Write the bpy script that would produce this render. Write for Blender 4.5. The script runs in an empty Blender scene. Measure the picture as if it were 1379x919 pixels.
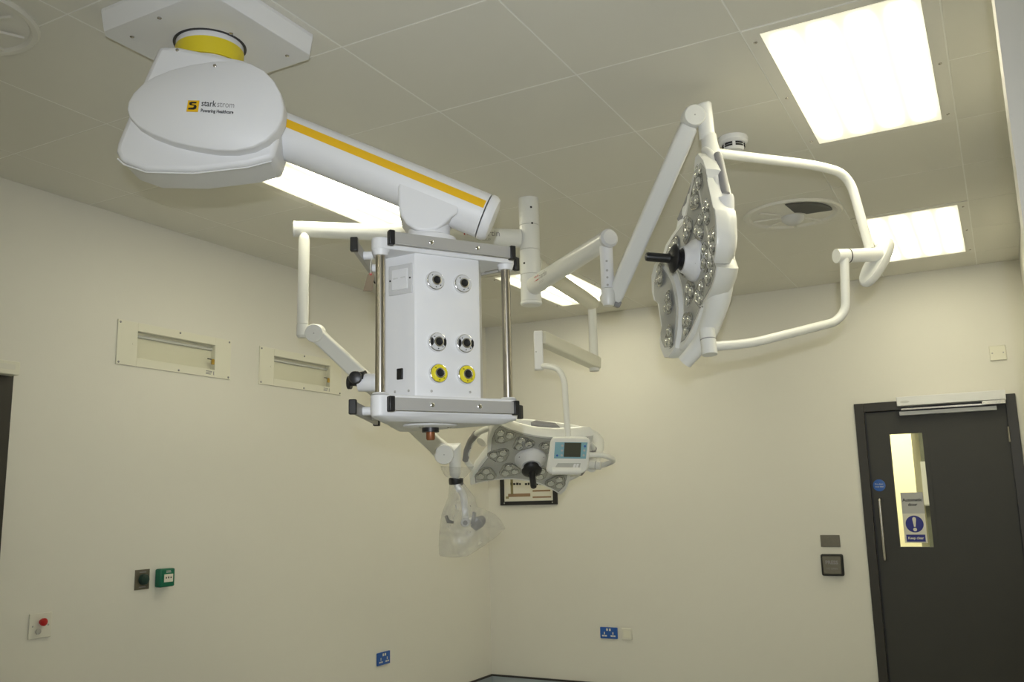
import bpy, math, random
from mathutils import Vector as V3, Matrix
random.seed(7)
scene = bpy.context.scene
col = scene.collection

# ------------------------------------------------------------------ camera
W, H, F = 1379.0, 919.0, 1208.45
CZ = 1.54                                   # lens height above the floor
YAW, PIT, ROL = -0.4957, 0.1775, -0.0232
_fw = V3((math.sin(YAW)*math.cos(PIT), math.cos(YAW)*math.cos(PIT), math.sin(PIT)))
_r0 = V3((math.cos(YAW), -math.sin(YAW), 0)); _u0 = _r0.cross(_fw)
_r = math.cos(ROL)*_r0 + math.sin(ROL)*_u0
_u = -math.sin(ROL)*_r0 + math.cos(ROL)*_u0
EYE = V3((0, 0, CZ))
cam = bpy.data.cameras.new('camera'); camo = bpy.data.objects.new('camera', cam); col.objects.link(camo)
cam.sensor_width = 36; cam.lens = F/W*36; cam.clip_start = 0.02
camo.matrix_world = Matrix(((_r.x, _u.x, -_fw.x, 0), (_r.y, _u.y, -_fw.y, 0), (_r.z, _u.z, -_fw.z, CZ), (0, 0, 0, 1)))
scene.camera = camo

# ------------------------------------------------------------------ light
world = bpy.data.worlds.new('world'); scene.world = world; world.use_nodes = True
world.node_tree.nodes['Background'].inputs[0].default_value = (.9, .88, .8, 1)
world.node_tree.nodes['Background'].inputs[1].default_value = 0.05
# the camera's own pop-up flash, above and behind the lens
FLASH_W, FLASH_C = 195.0, (0.88, 0.935, 1.0)
fl = bpy.data.lights.new('camera_flash', 'SPOT'); fl.energy = FLASH_W; fl.color = FLASH_C; fl.shadow_soft_size = 0.008
fl.spot_size = math.radians(86); fl.spot_blend = 1.0
flo = bpy.data.objects.new('camera_flash', fl); col.objects.link(flo)
_fp = EYE + _u*0.15 - _fw*0.12
flo.matrix_world = Matrix(((_r.x, _u.x, -_fw.x, _fp.x), (_r.y, _u.y, -_fw.y, _fp.y), (_r.z, _u.z, -_fw.z, _fp.z), (0, 0, 0, 1)))
PANEL_S, PANEL_C = 7.9, (1.0, 0.95, 0.69)
vs = scene.view_settings
vs.view_transform = 'Standard'; vs.look = 'None'; vs.gamma = 1; vs.use_curve_mapping = False; vs.exposure = 0.0

# ------------------------------------------------------------------ pixel helpers
HC = 1.5337
CEIL, XW, YW, XR = CZ+HC, -3.9451, 6.8031, 0.225
def ray(u, v): return _fw + _r*((u-W/2)/F) + _u*((H/2-v)/F)
def at(u, v, d): return EYE + ray(u, v)*d
def onp(u, v, p, n): d = ray(u, v); return EYE + d*((p-EYE).dot(n)/d.dot(n))
def onceil(u, v, z=CEIL): return onp(u, v, V3((0, 0, z)), V3((0, 0, 1)))
def onleft(u, v): return onp(u, v, V3((XW, 0, 0)), V3((1, 0, 0)))
def onback(u, v, y=YW): return onp(u, v, V3((0, y, 0)), V3((0, 1, 0)))
def zat(x, y, v):
    k = (H/2-v)/F
    return CZ + (k*(x*_fw.x+y*_fw.y) - (x*_u.x+y*_u.y))/(_u.z-k*_fw.z)
def depth(p): return (p-EYE).dot(_fw)
def mpx(p): return depth(p)/F                # metres per pixel at a point
Z = V3((0, 0, 1))

# ------------------------------------------------------------------ materials
def mat(name, c, rough=.5, metal=0., bump=0., bscale=200., var=0., vscale=3., emit=None, es=0., coat=0., spec=.5):
    m = bpy.data.materials.new(name); m.use_nodes = True
    nt = m.node_tree; b = nt.nodes['Principled BSDF']
    b.inputs['Roughness'].default_value = rough; b.inputs['Metallic'].default_value = metal
    b.inputs['Coat Weight'].default_value = coat; b.inputs['Specular IOR Level'].default_value = spec
    tc = nt.nodes.new('ShaderNodeTexCoord')
    ns = nt.nodes.new('ShaderNodeTexNoise'); ns.inputs['Scale'].default_value = vscale; ns.inputs['Detail'].default_value = 4
    nt.links.new(tc.outputs['Object'], ns.inputs['Vector'])
    mx = nt.nodes.new('ShaderNodeMix'); mx.data_type = 'RGBA'
    mx.inputs[6].default_value = (*[x*(1-var) for x in c], 1); mx.inputs[7].default_value = (*[min(1, x*(1+var)) for x in c], 1)
    nt.links.new(ns.outputs['Fac'], mx.inputs[0]); nt.links.new(mx.outputs[2], b.inputs['Base Color'])
    if bump:
        n2 = nt.nodes.new('ShaderNodeTexNoise'); n2.inputs['Scale'].default_value = bscale
        nt.links.new(tc.outputs['Object'], n2.inputs['Vector'])
        bp = nt.nodes.new('ShaderNodeBump'); bp.inputs['Strength'].default_value = bump; bp.inputs['Distance'].default_value = .002
        nt.links.new(n2.outputs['Fac'], bp.inputs['Height']); nt.links.new(bp.outputs['Normal'], b.inputs['Normal'])
    if emit:
        b.inputs['Emission Color'].default_value = (*emit, 1); b.inputs['Emission Strength'].default_value = es
    return m
M = {}
M['wall'] = mat('wall_paint', (.74, .72, .66), .55, bump=.12, bscale=120, var=.015)
M['ceil'] = mat('ceiling_tile', (.72, .70, .63), .6, bump=.1, bscale=500, var=.01)
M['grid'] = mat('ceiling_joint', (.86, .85, .80), .5)
M['frame'] = mat('light_frame', (.74, .72, .66), .45)
M['floor'] = mat('floor_vinyl', (.52, .54, .54), .35, var=.08, vscale=40)
M['white'] = mat('white_paint', (.76, .76, .77), .45, var=.01)
M['arm'] = mat('white_arm_coating', (.77, .77, .74), .3, var=.01)
M['cream'] = mat('cream_plastic', (.76, .74, .63), .4)
M['yellow'] = mat('yellow_ring', (.72, .58, .02), .4)
M['amber'] = mat('amber_stripe', (.80, .47, .01), .35)
M['black'] = mat('black_plastic', (.012, .012, .013), .4)
M['dark'] = mat('dark_rubber', (.03, .03, .03), .6)
M['chrome'] = mat('chrome', (.8, .8, .8), .12, 1.)
M['steel'] = mat('polished_steel', (.52, .49, .44), .27, 1.)
M['brushed'] = mat('brushed_steel', (.20, .185, .15), .42, .9, var=.1, vscale=60)
M['rail'] = mat('aluminium_rail', (.46, .45, .43), .5, .35, var=.03)
M['lens'] = mat('lens_glass', (.66, .67, .66), .06, .9)
M['pod'] = mat('led_pod_glass', (.42, .42, .40), .12, .75)
M['plate'] = mat('lamp_face_grey', (.46, .46, .43), .4, .1)
M['grip'] = mat('grey_grip', (.27, .265, .27), .5)
M['lgrey'] = mat('light_grey_plastic', (.6, .6, .6), .4)
M['door'] = mat('door_laminate', (.034, .033, .029), .5, var=.08, vscale=8)
M['jamb'] = mat('door_jamb_paint', (.03, .027, .023), .4)
M['blue'] = mat('blue_plastic', (.02, .10, .40), .35)
M['navy'] = mat('navy_print', (.015, .02, .22), .4)
M['green'] = mat('green_plastic', (.0, .14, .075), .35)
M['dgreen'] = mat('dark_green_plastic', (.004, .03, .024), .3)
M['red'] = mat('red_plastic', (.45, .01, .01), .3)
M['brass'] = mat('brass', (.55, .36, .08), .35, .8)
M['copper'] = mat('copper_plug', (.24, .085, .03), .4, .3)
M['paper'] = mat('paper', (.72, .70, .62), .7)
M['kraft'] = mat('tag_card', (.24, .185, .12), .8)
M['brown'] = mat('brown_print', (.30, .19, .11), .7)
M['olive'] = mat('olive_print', (.28, .24, .12), .7)
M['teal'] = mat('teal_panel', (.20, .40, .48), .4)
M['lcd'] = mat('lcd_screen', (.05, .055, .03), .25)
M['gpaint'] = mat('grey_sign', (.45, .45, .45), .5)
M['skirt'] = mat('skirting_vinyl', (.33, .37, .40), .5)
M['black_trim'] = mat('skirting_cap', (.025, .02, .018), .5)
M['corr'] = mat('corridor_paint', (.82, .76, .52), .6)
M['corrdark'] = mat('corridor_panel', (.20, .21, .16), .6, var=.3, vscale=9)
M['yfascia'] = mat('yellow_fascia', (.72, .62, .03), .4)
M['grille'] = mat('grille_dark', (.10, .10, .095), .5, .5)
def glassy(name, tint, fac, rough=.05):
    m = bpy.data.materials.new(name); m.use_nodes = True; nt = m.node_tree
    out = nt.nodes['Material Output']; nt.nodes.remove(nt.nodes['Principled BSDF'])
    tr = nt.nodes.new('ShaderNodeBsdfTransparent'); tr.inputs[0].default_value = (*tint, 1)
    gl = nt.nodes.new('ShaderNodeBsdfGlossy'); gl.inputs['Roughness'].default_value = rough
    mx = nt.nodes.new('ShaderNodeMixShader'); mx.inputs[0].default_value = fac
    nt.links.new(tr.outputs[0], mx.inputs[1]); nt.links.new(gl.outputs[0], mx.inputs[2]); nt.links.new(mx.outputs[0], out.inputs[0])
    return m
M['glass'] = glassy('pane_glass', (.95, .97, .93), .06, .02)
M['clear'] = glassy('clear_cover', (.985, .985, .97), .03, .05)
def bagmat():
    m = bpy.data.materials.new('bag_film'); m.use_nodes = True; nt = m.node_tree
    out = nt.nodes['Material Output']; nt.nodes.remove(nt.nodes['Principled BSDF'])
    tr = nt.nodes.new('ShaderNodeBsdfTransparent'); tr.inputs[0].default_value = (.93, .93, .92, 1)
    df = nt.nodes.new('ShaderNodeBsdfDiffuse'); df.inputs[0].default_value = (.86, .85, .80, 1)
    gl = nt.nodes.new('ShaderNodeBsdfGlossy'); gl.inputs['Roughness'].default_value = .22
    tc = nt.nodes.new('ShaderNodeTexCoord'); ns = nt.nodes.new('ShaderNodeTexNoise'); ns.inputs['Scale'].default_value = 13; ns.inputs['Distortion'].default_value = 2
    bp = nt.nodes.new('ShaderNodeBump'); bp.inputs['Strength'].default_value = .7; bp.inputs['Distance'].default_value = .012
    nt.links.new(tc.outputs['Object'], ns.inputs['Vector']); nt.links.new(ns.outputs['Fac'], bp.inputs['Height'])
    nt.links.new(bp.outputs[0], gl.inputs['Normal']); nt.links.new(bp.outputs[0], df.inputs['Normal'])
    a = nt.nodes.new('ShaderNodeMixShader'); a.inputs[0].default_value = .2
    b = nt.nodes.new('ShaderNodeMixShader')
    wv = nt.nodes.new('ShaderNodeTexNoise'); wv.inputs['Scale'].default_value = 6; wv.inputs['Distortion'].default_value = 2.2; wv.inputs['Detail'].default_value = 3
    mr = nt.nodes.new('ShaderNodeMapRange'); mr.inputs[1].default_value = .35; mr.inputs[2].default_value = .72; mr.inputs[3].default_value = .12; mr.inputs[4].default_value = .36
    nt.links.new(tc.outputs['Object'], wv.inputs['Vector']); nt.links.new(wv.outputs['Fac'], mr.inputs[0]); nt.links.new(mr.outputs[0], b.inputs[0])
    nt.links.new(df.outputs[0], a.inputs[1]); nt.links.new(gl.outputs[0], a.inputs[2])
    nt.links.new(tr.outputs[0], b.inputs[1]); nt.links.new(a.outputs[0], b.inputs[2]); nt.links.new(b.outputs[0], out.inputs[0])
    return m
M['bag'] = bagmat()
def diffuser_mat():
    """Prismatic diffuser lit from behind by four tubes along its length."""
    m = bpy.data.materials.new('lit_diffuser'); m.use_nodes = True; nt = m.node_tree
    b = nt.nodes['Principled BSDF']; b.inputs['Base Color'].default_value = (.8, .8, .75, 1); b.inputs['Roughness'].default_value = .3
    tc = nt.nodes.new('ShaderNodeTexCoord'); sp = nt.nodes.new('ShaderNodeSeparateXYZ'); nt.links.new(tc.outputs['Object'], sp.inputs[0])
    def mth(op, a, bb=None):
        n = nt.nodes.new('ShaderNodeMath'); n.operation = op
        for i, x in enumerate((a, bb)):
            if x is None: continue
            if isinstance(x, (int, float)): n.inputs[i].default_value = x
            else: nt.links.new(x, n.inputs[i])
        return n.outputs[0]
    w = mth('COSINE', mth('MULTIPLY', sp.outputs[0], 2*math.pi/.122))      # four tubes
    w = mth('POWER', mth('MULTIPLY', mth('SUBTRACT', 1.0, w), .5), 1.6)
    ay = mth('ABSOLUTE', sp.outputs[1])
    mr = nt.nodes.new('ShaderNodeMapRange'); mr.interpolation_type = 'SMOOTHSTEP'
    mr.inputs[1].default_value = .40; mr.inputs[2].default_value = .545; mr.inputs[3].default_value = 1; mr.inputs[4].default_value = 0
    nt.links.new(ay, mr.inputs[0])
    s = mth('ADD', .085, mth('MULTIPLY', mr.outputs[0], mth('ADD', .045, mth('MULTIPLY', w, 2.1))))
    s = mth('MULTIPLY', s, PANEL_S)
    b.inputs['Emission Color'].default_value = (*PANEL_C, 1)
    nt.links.new(s, b.inputs['Emission Strength'])
    return m
M['diff'] = diffuser_mat()

# ------------------------------------------------------------------ mesh helpers
def basis(n):
    n = n.normalized(); a = V3((0, 0, 1)) if abs(n.z) < .9 else V3((1, 0, 0))
    x = a.cross(n).normalized(); return x, n.cross(x), n
class MB:
    def __init__(s): s.v = []; s.f = []
    def quad_ring(s, a, b, n):
        for i in range(n):
            j = (i+1) % n; s.f.append((a+i, a+j, b+j, b+i))
    def box(s, c, hx, hy, hz, ax=V3((1, 0, 0)), ay=V3((0, 1, 0)), az=Z):
        b = len(s.v)
        for k in (-1, 1):
            for q in ((-1, -1), (1, -1), (1, 1), (-1, 1)):
                s.v.append(c+ax*hx*q[0]+ay*hy*q[1]+az*hz*k)
        s.f += [(b+3, b+2, b+1, b), (b+4, b+5, b+6, b+7)]; s.quad_ring(b, b+4, 4); return s
    def aabb(s, x0, x1, y0, y1, z0, z1):
        return s.box(V3(((x0+x1)/2, (y0+y1)/2, (z0+z1)/2)), abs(x1-x0)/2, abs(y1-y0)/2, abs(z1-z0)/2)
    def prism(s, pts, off):
        n = len(pts); b = len(s.v)
        s.v += [p.copy() for p in pts] + [p+off for p in pts]
        s.f += [tuple(range(b+n-1, b-1, -1)), tuple(range(b+n, b+2*n))]; s.quad_ring(b, b+n, n); return s
    def loft(s, rings, c0=True, c1=True):
        n = len(rings[0]); b = len(s.v)
        for rg in rings: s.v += [p.copy() for p in rg]
        for k in range(len(rings)-1): s.quad_ring(b+k*n, b+(k+1)*n, n)
        if c0: s.f.append(tuple(range(b+n-1, b-1, -1)))
        if c1: e = b+(len(rings)-1)*n; s.f.append(tuple(range(e, e+n)))
        return s
    def tube(s, pts, rad, seg=16, c=True, sx=1., up=None):
        pts = [V3(p) for p in pts]; n = len(pts)
        if not isinstance(rad, (list, tuple)): rad = [rad]*n
        tg = []
        for i in range(n):
            t = V3((0, 0, 0))
            if i: t += (pts[i]-pts[i-1]).normalized()
            if i < n-1: t += (pts[i+1]-pts[i]).normalized()
            tg.append(t.normalized())
        if up is not None: x = up.cross(tg[0]).normalized()
        else: x = basis(tg[0])[0]
        rings = []; ph = .5 if seg == 4 else 0
        for i in range(n):
            x = (x - tg[i]*x.dot(tg[i])).normalized(); y = tg[i].cross(x)
            k = 1.
            if 0 < i < n-1:
                cs = (pts[i]-pts[i-1]).normalized().dot(tg[i]); k = 1/max(.75, cs)
            rings.append([pts[i]+(x*math.cos(2*math.pi*(a+ph)/seg)*sx+y*math.sin(2*math.pi*(a+ph)/seg))*rad[i]*k for a in range(seg)])
        return s.loft(rings, c, c)
    def lathe(s, o, ax, prof, seg=32, c0=True, c1=True):
        x, y, n = basis(ax)
        return s.loft([[o+n*h+(x*math.cos(2*math.pi*a/seg)+y*math.sin(2*math.pi*a/seg))*r for a in range(seg)] for r, h in prof], c0, c1)
def bend(pts, r, n=7):
    """polyline with its inner corners rounded"""
    pts = [V3(p) for p in pts]; out = [pts[0]]
    for i in range(1, len(pts)-1):
        a, b, c = pts[i-1], pts[i], pts[i+1]
        d = min(r, (a-b).length*.48, (c-b).length*.48)
        p, q = b+(a-b).normalized()*d, b+(c-b).normalized()*d
        for k in range(n+1):
            t = k/n; out.append(p*(1-t)**2 + b*2*t*(1-t) + q*t*t)
    out.append(pts[-1]); return out
ORG = {}
def setp(o, label=None, cat=None, group=None, kind=None):
    if label: o['label'] = label
    if cat: o['category'] = cat
    if group: o['group'] = group
    if kind: o['kind'] = kind
    return o
def thing(name, loc, label, cat, group=None, kind=None):
    o = bpy.data.objects.new(name, None); col.objects.link(o); o.location = loc; o.empty_display_size = .05
    ORG[o.name] = V3(loc); return setp(o, label, cat, group, kind)
def mesh_of(name, mb, m, org, smooth=35):
    me = bpy.data.meshes.new(name); me.from_pydata([tuple(p-org) for p in mb.v], [], mb.f); me.update()
    import bmesh
    bm = bmesh.new(); bm.from_mesh(me); bmesh.ops.recalc_face_normals(bm, faces=bm.faces); bm.to_mesh(me); bm.free()
    me.materials.append(m)
    if smooth:
        me.shade_smooth(); me.set_sharp_from_angle(angle=math.radians(smooth))
    return me
def mk(name, mb, m, parent=None, bevel=0., seg=2, smooth=35, org=None, label=None, cat=None, group=None, kind=None):
    if isinstance(m, str): m = M[m]
    if parent is not None: og = ORG[parent.name]
    elif org is not None: og = V3(org)
    else:
        og = V3((0, 0, 0))
        for p in mb.v: og += p
        og /= len(mb.v)
    o = bpy.data.objects.new(name, mesh_of(name, mb, m, og, smooth)); col.objects.link(o)
    if parent is not None: o.parent = parent
    else: o.location = og
    ORG[o.name] = og
    if bevel:
        b = o.modifiers.new('bevel', 'BEVEL'); b.width = bevel; b.segments = seg; b.limit_method = 'ANGLE'; b.angle_limit = math.radians(40)
    return setp(o, label, cat, group, kind)
def place(name, me, mtx, parent):
    """an object sharing a mesh; mtx in the parent's own space"""
    o = bpy.data.objects.new(name, me); col.objects.link(o); o.parent = parent; o.matrix_local = mtx; return o
def frame_mtx(o, x, y, z): return Matrix(((x.x, y.x, z.x, o.x), (x.y, y.y, z.y, o.y), (x.z, y.z, z.z, o.z), (0, 0, 0, 1)))
def text(body, size, o, x, y, m, parent, name='lettering', align='CENTER', bold=0.0, sy=1.0):
    """flat lettering as mesh"""
    cu = bpy.data.curves.new('t', 'FONT'); cu.body = body; cu.size = size; cu.align_x = align; cu.align_y = 'CENTER'; cu.offset = bold; cu.resolution_u = 3
    to = bpy.data.objects.new('t', cu); me = bpy.data.meshes.new_from_object(to)
    og = ORG[parent.name]; x = x.normalized(); y = y.normalized()
    for vv in me.vertices: vv.co = o + x*vv.co.x + y*vv.co.y*sy - og
    bpy.data.objects.remove(to); bpy.data.curves.remove(cu)
    me.name = name; me.materials.clear(); me.materials.append(M[m] if isinstance(m, str) else m)
    ob = bpy.data.objects.new(name, me); col.objects.link(ob); ob.parent = parent; ORG[ob.name] = og
    return ob
def screw(p, n, r, parent, m='chrome', name='screw'):
    return mk(name, MB().lathe(p, n, [(r, 0), (r*.95, r*.3), (r*.6, r*.5), (r*.15, r*.55)], 10, True, True), m, parent)

# ================================================================== ROOM
mk('floor', MB().aabb(XW-.2, 1.8, -2.4, YW+.02, -.1, 0), 'floor', kind='structure', label='grey vinyl floor of the operating room')
VB = [((onleft(160, 430)+onleft(307, 512))/2), ((onleft(347, 466)+onleft(460, 533))/2)]     # centres of the two recessed boxes
zv0, zv1 = min(q.z for q in VB)-.072, max(q.z for q in VB)+.072
wl = MB().aabb(XW-.15, XW, -2.4, YW+.15, 0, zv0).aabb(XW-.15, XW, -2.4, YW+.15, zv1, CEIL+.1)
yy0 = -2.4
for q in VB: wl.aabb(XW-.15, XW, yy0, q.y-.265, zv0, zv1); yy0 = q.y+.268
wl.aabb(XW-.15, XW, yy0, YW+.15, zv0, zv1)
mk('wall_left', wl, 'wall', smooth=0, kind='structure', label='long pale cream painted wall on the left')
# back wall around the door opening
P0, P1 = onback(1150, 545), onback(1367, 530)
DX0, DX1, DZ = P0.x, P1.x, (P0.z+P1.z)/2        # outside of the door frame
mk('wall_back', MB().aabb(XW, DX0+.02, YW, YW+.15, 0, CEIL+.1).aabb(DX0+.02, DX1-.02, YW, YW+.15, DZ-.02, CEIL+.1)
   .aabb(DX1-.02, XR+.3, YW, YW+.15, 0, CEIL+.1), 'wall', kind='structure', smooth=0, label='pale cream painted end wall with the dark door')
EDGE = at(1352, 100, 2.15)
mk('wall_right', MB().aabb(XR, XR+.15, EDGE.y+.1, YW, 0, CEIL+.1), 'wall', kind='structure', label='narrow strip of cream wall at the right edge')
mk('wall_right_return', MB().aabb(EDGE.x, 1.8, EDGE.y, EDGE.y+.16, 0, CEIL+.1), 'wall', kind='structure', label='near cream wall corner cut by the right edge')
mk('wall_front', MB().aabb(XW-.15, 1.8, -2.55, -2.4, 0, CEIL+.1), 'wall', kind='structure', label='cream wall behind the photographer')
mk('wall_side', MB().aabb(1.8, 1.95, -2.4, EDGE.y+.16, 0, CEIL+.1), 'wall', kind='structure', label='cream wall beside the photographer')
# skirting: grey vinyl with a dark cap
for nm, a in (('baseboard_left', (XW, XW+.012, 2.5, YW)), ('baseboard_back', (XW, DX0, YW-.012, YW))):
    b = mk(nm, MB().aabb(*a, 0, .118), 'skirt', kind='structure', label='grey vinyl skirting along the '+('long left wall' if 'left' in nm else 'end wall'))
    x0, x1, y0, y1 = a
    mk('cap_strip', MB().aabb(x0, x1+(.004 if 'left' in nm else 0), y0-(.004 if 'back' in nm else 0), y1, .118, .131), 'black_trim', b)

# ceiling: bright joint bed with metal tiles set a little below it
TX, TY, T = -1.8286, 2.2171, .6
ceiling = mk('ceiling', MB().aabb(XW-.15, 1.95, -2.55, YW+.15, CEIL+.0012, CEIL+.12), 'grid', kind='structure', label='suspended ceiling of square off-white metal tiles')
xs = [XW] + [TX+T*i for i in range(-3, 4)] + [XR]
ys = [TY+T*j for j in range(-3, 8)] + [YW]
LIGHTS = [(2, 1, 3), (2, 5, 7), (-2, 1, 3), (-2, 5, 7), (-2, -7, -5), (2, -7, -5)]           # column, first row, last row; last two are unseen, added to brighten near surfaces
def in_light(x, y):
    for c, r0, r1 in LIGHTS:
        if TX+T*c < x < TX+T*(c+1) and TY+T*r0 < y < TY+T*r1: return True
    return False
tm = {}
for i in range(len(xs)-1):
    for j in range(len(ys)-1):
        x0, x1, y0, y1 = xs[i], xs[i+1], ys[j], ys[j+1]
        if in_light((x0+x1)/2, (y0+y1)/2): continue
        k = (round(x1-x0, 3), round(y1-y0, 3))
        if k not in tm:
            hx, hy, g, b = k[0]/2-.003, k[1]/2-.003, .0012, .001
            R = lambda ax, ay, z: [V3((-ax, -ay, z)), V3((ax, -ay, z)), V3((ax, ay, z)), V3((-ax, ay, z))]
            tm[k] = mesh_of('tile', MB().loft([R(hx, hy, g), R(hx, hy, b*.6), R(hx-b, hy-b, 0)]), M['ceil'], V3((0, 0, 0)), 0)
        place('tile', tm[k], Matrix.Translation(V3(((x0+x1)/2, (y0+y1)/2, CEIL))-ORG['ceiling']), ceiling)

# ceiling light panels
LL = {(2, 1): 'large lit ceiling panel at the top right corner', (2, 5): 'lit ceiling panel behind the oval lamp joint, above the door',
      (-2, 1): 'lit ceiling panel half hidden behind the thick pendant arm', (-2, 5): 'small far lit ceiling panel behind the surgical lamp post',
      (-2, -7): 'unseen panel added for light behind the photographer, over the left side', (2, -7): 'unseen panel added for light behind the photographer, over the right side'}
for c, r0, r1 in LIGHTS:
    x0, x1, y0, y1 = TX+T*c, TX+T*(c+1), TY+T*r0, TY+T*r1
    cx, cy = (x0+x1)/2, (y0+y1)/2
    t = thing('ceiling_light', (cx, cy, CEIL), LL[(c, r0)], 'ceiling light', 'recessed ceiling light panels')
    bx, by, g = .054, .046, .003
    for nm, a in (('frame_side', (x0+g, x0+bx, y0+g, y1-g)), ('frame_side', (x1-bx, x1-g, y0+g, y1-g)),
                  ('frame_end', (x0+bx, x1-bx, y0+g, y0+by)), ('frame_end', (x0+bx, x1-bx, y1-by, y1-g))):
        mk(nm, MB().aabb(*a, CEIL-.003, CEIL+.001), 'frame', t, smooth=0)
    mk('diffuser', MB().aabb(x0+bx, x1-bx, y0+by, y1-by, CEIL-.0012, CEIL+.001), 'diff', t, smooth=0)
    for sx in (x0+.028, x1-.028):
        for q in (.08, .5, .92): screw(V3((sx, y0+(y1-y0)*q, CEIL-.003)), -Z, .007, t, 'steel')

# ================================================================== DOOR in the back wall
d1 = thing('door_1', ((DX0+DX1)/2, YW, 0), 'dark grey door with tall glass slot and silver closer', None, kind='structure')
JW = .062
mk('jamb', MB().aabb(DX0, DX0+JW, YW-.016, YW+.15, 0, DZ), 'jamb', d1, bevel=.003)
mk('jamb', MB().aabb(DX1-JW, DX1, YW-.016, YW+.15, 0, DZ), 'jamb', d1, bevel=.003)
mk('door_head', MB().aabb(DX0+JW, DX1-JW, YW-.016, YW+.15, DZ-JW, DZ), 'jamb', d1, bevel=.003)
mk('stop_strip', MB().aabb(DX0+JW, DX0+JW+.012, YW+.012, YW+.12, 0, DZ-JW), 'black', d1)
mk('gap_light_block', MB().aabb(DX0+JW, DX1-JW, YW+.05, YW+.1, DZ-JW-.04, DZ-JW), 'jamb', d1)  # strips added out of sight behind the leaf to block corridor light leaks
mk('gap_light_block', MB().aabb(DX0+JW, DX0+JW+.04, YW+.05, YW+.1, 0, DZ-JW-.04), 'jamb', d1)
mk('gap_light_block', MB().aabb(DX1-JW-.04, DX1-JW, YW+.05, YW+.1, 0, DZ-JW-.04), 'jamb', d1)
YL = YW+.002                                                       # face of the leaf
lx0, lx1, lz1 = DX0+JW+.012, DX1-JW-.004, DZ-JW-.008
wa, wb, wc, wd = onback(1198.5, 585, YL), onback(1243, 583, YL), onback(1256, 736, YL), onback(1211, 738, YL)
wx0, wx1, wz0, wz1 = (wa.x+wd.x)/2, (wb.x+wc.x)/2, (wc.z+wd.z)/2, (wa.z+wb.z)/2
leaf = mk('door_leaf', MB().aabb(lx0, wx0, YL, YL+.045, .005, lz1).aabb(wx1, lx1, YL, YL+.045, .005, lz1)
          .aabb(wx0, wx1, YL, YL+.045, wz1, lz1).aabb(wx0, wx1, YL, YL+.045, .005, wz0), 'door', d1, smooth=0)
be = .03
for a in ((wx0-be, wx0, wz0-be, wz1+be), (wx1, wx1+be, wz0-be, wz1+be), (wx0, wx1, wz1, wz1+be), (wx0, wx1, wz0-be, wz0)):
    mk('glazing_bead', MB().aabb(a[0], a[1], YL-.004, YL, a[2], a[3]), 'door', leaf, smooth=0)
mk('pane', MB().aabb(wx0, wx1, YL+.018, YL+.026, wz0, wz1), 'glass', leaf, smooth=0)
# pull handle
ha, hb = onback(1184.5, 672, YL-.05), onback(1191.5, 755, YL-.05); hx = (ha.x+hb.x)/2
hd = mk('pull_handle', MB().tube(bend([V3((hx, YL, ha.z)), V3((hx, YL-.05, ha.z)), V3((hx, YL-.05, hb.z)), V3((hx, YL, hb.z))], .02), .0095, 12), 'steel', leaf)
for v in (585,):
    p = onback(1360.5, v, YW-.02); mk('hinge', MB().tube([V3((DX1-JW-.002, YW-.02, p.z-.05)), V3((DX1-JW-.002, YW-.02, p.z+.05))], .008, 10), 'steel', d1)
p = .85; mk('hinge', MB().tube([V3((DX1-JW-.002, YW-.02, p-.05)), V3((DX1-JW-.002, YW-.02, p+.05))], .008, 10), 'steel', d1)
# fire door disc
dc = onback(1184, 654, YL)
ds = mk('door_disc', MB().lathe(dc, V3((0, -1, 0)), [(.041, 0), (.041, .0015), (.039, .002)], 32), 'blue', leaf)
for i, s in enumerate(('Fire door', 'keep shut')): text(s, .014, dc+V3((0, -.0028, .009-.018*i)), V3((1, 0, 0)), Z, 'paper', leaf)
# automatic-door sign on the glass
sa, sb, sc, sd = onback(1212.5, 664, YL+.015), onback(1243, 663, YL+.015), onback(1249, 731, YL+.015), onback(1219, 732, YL+.015)
sx0, sx1, sz0, sz1 = (sa.x+sd.x)/2, (sb.x+sc.x)/2, (sc.z+sd.z)/2, (sa.z+sb.z)/2
szm = sz1-(sz1-sz0)*.42; sm = (sx0+sx1)/2; sw = sx1-sx0; yy = YL+.0145
sg = thing('door_sign', (sm, yy, sz0), 'grey and white automatic door sign with blue warning disc on glass', 'sign')
mk('upper_panel', MB().aabb(sx0, sx1, yy, yy+.003, szm, sz1), 'gpaint', sg, smooth=0)
mk('lower_panel', MB().aabb(sx0, sx1, yy, yy+.003, sz0, szm), 'paper', sg, smooth=0)
text('Automatic', sw*.205, V3((sm, yy-.0006, sz1-(sz1-szm)*.36)), V3((1, 0, 0)), Z, 'black', sg, bold=.0008)
text('door', sw*.205, V3((sm, yy-.0006, sz1-(sz1-szm)*.58)), V3((1, 0, 0)), Z, 'black', sg, bold=.0008)
hl = szm-sz0; dz = sz0+hl*.64
mk('warning_disc', MB().lathe(V3((sm, yy, dz)), V3((0, -1, 0)), [(sw*.40, 0), (sw*.40, .0006)], 40), 'navy', sg)
ex = [V3((sm+x*sw, yy-.0008, dz+z*sw)) for x, z in ((-.035, -.13), (.035, -.13), (.085, .24), (.06, .31), (0, .33), (-.06, .31), (-.085, .24))]
mk('exclamation_mark', MB().prism(ex, V3((0, -.0005, 0))).lathe(V3((sm, yy-.0008, dz-.26*sw)), V3((0, -1, 0)), [(sw*.085, 0), (sw*.085, .0005)], 20), 'paper', sg)
mk('keep_clear_panel', MB().aabb(sm-sw*.42, sm+sw*.42, yy-.0006, yy, sz0+hl*.04, sz0+hl*.28), 'navy', sg, smooth=0)
text('Keep clear', sw*.16, V3((sm, yy-.0012, sz0+hl*.16)), V3((1, 0, 0)), Z, 'paper', sg, bold=.0006)
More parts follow.
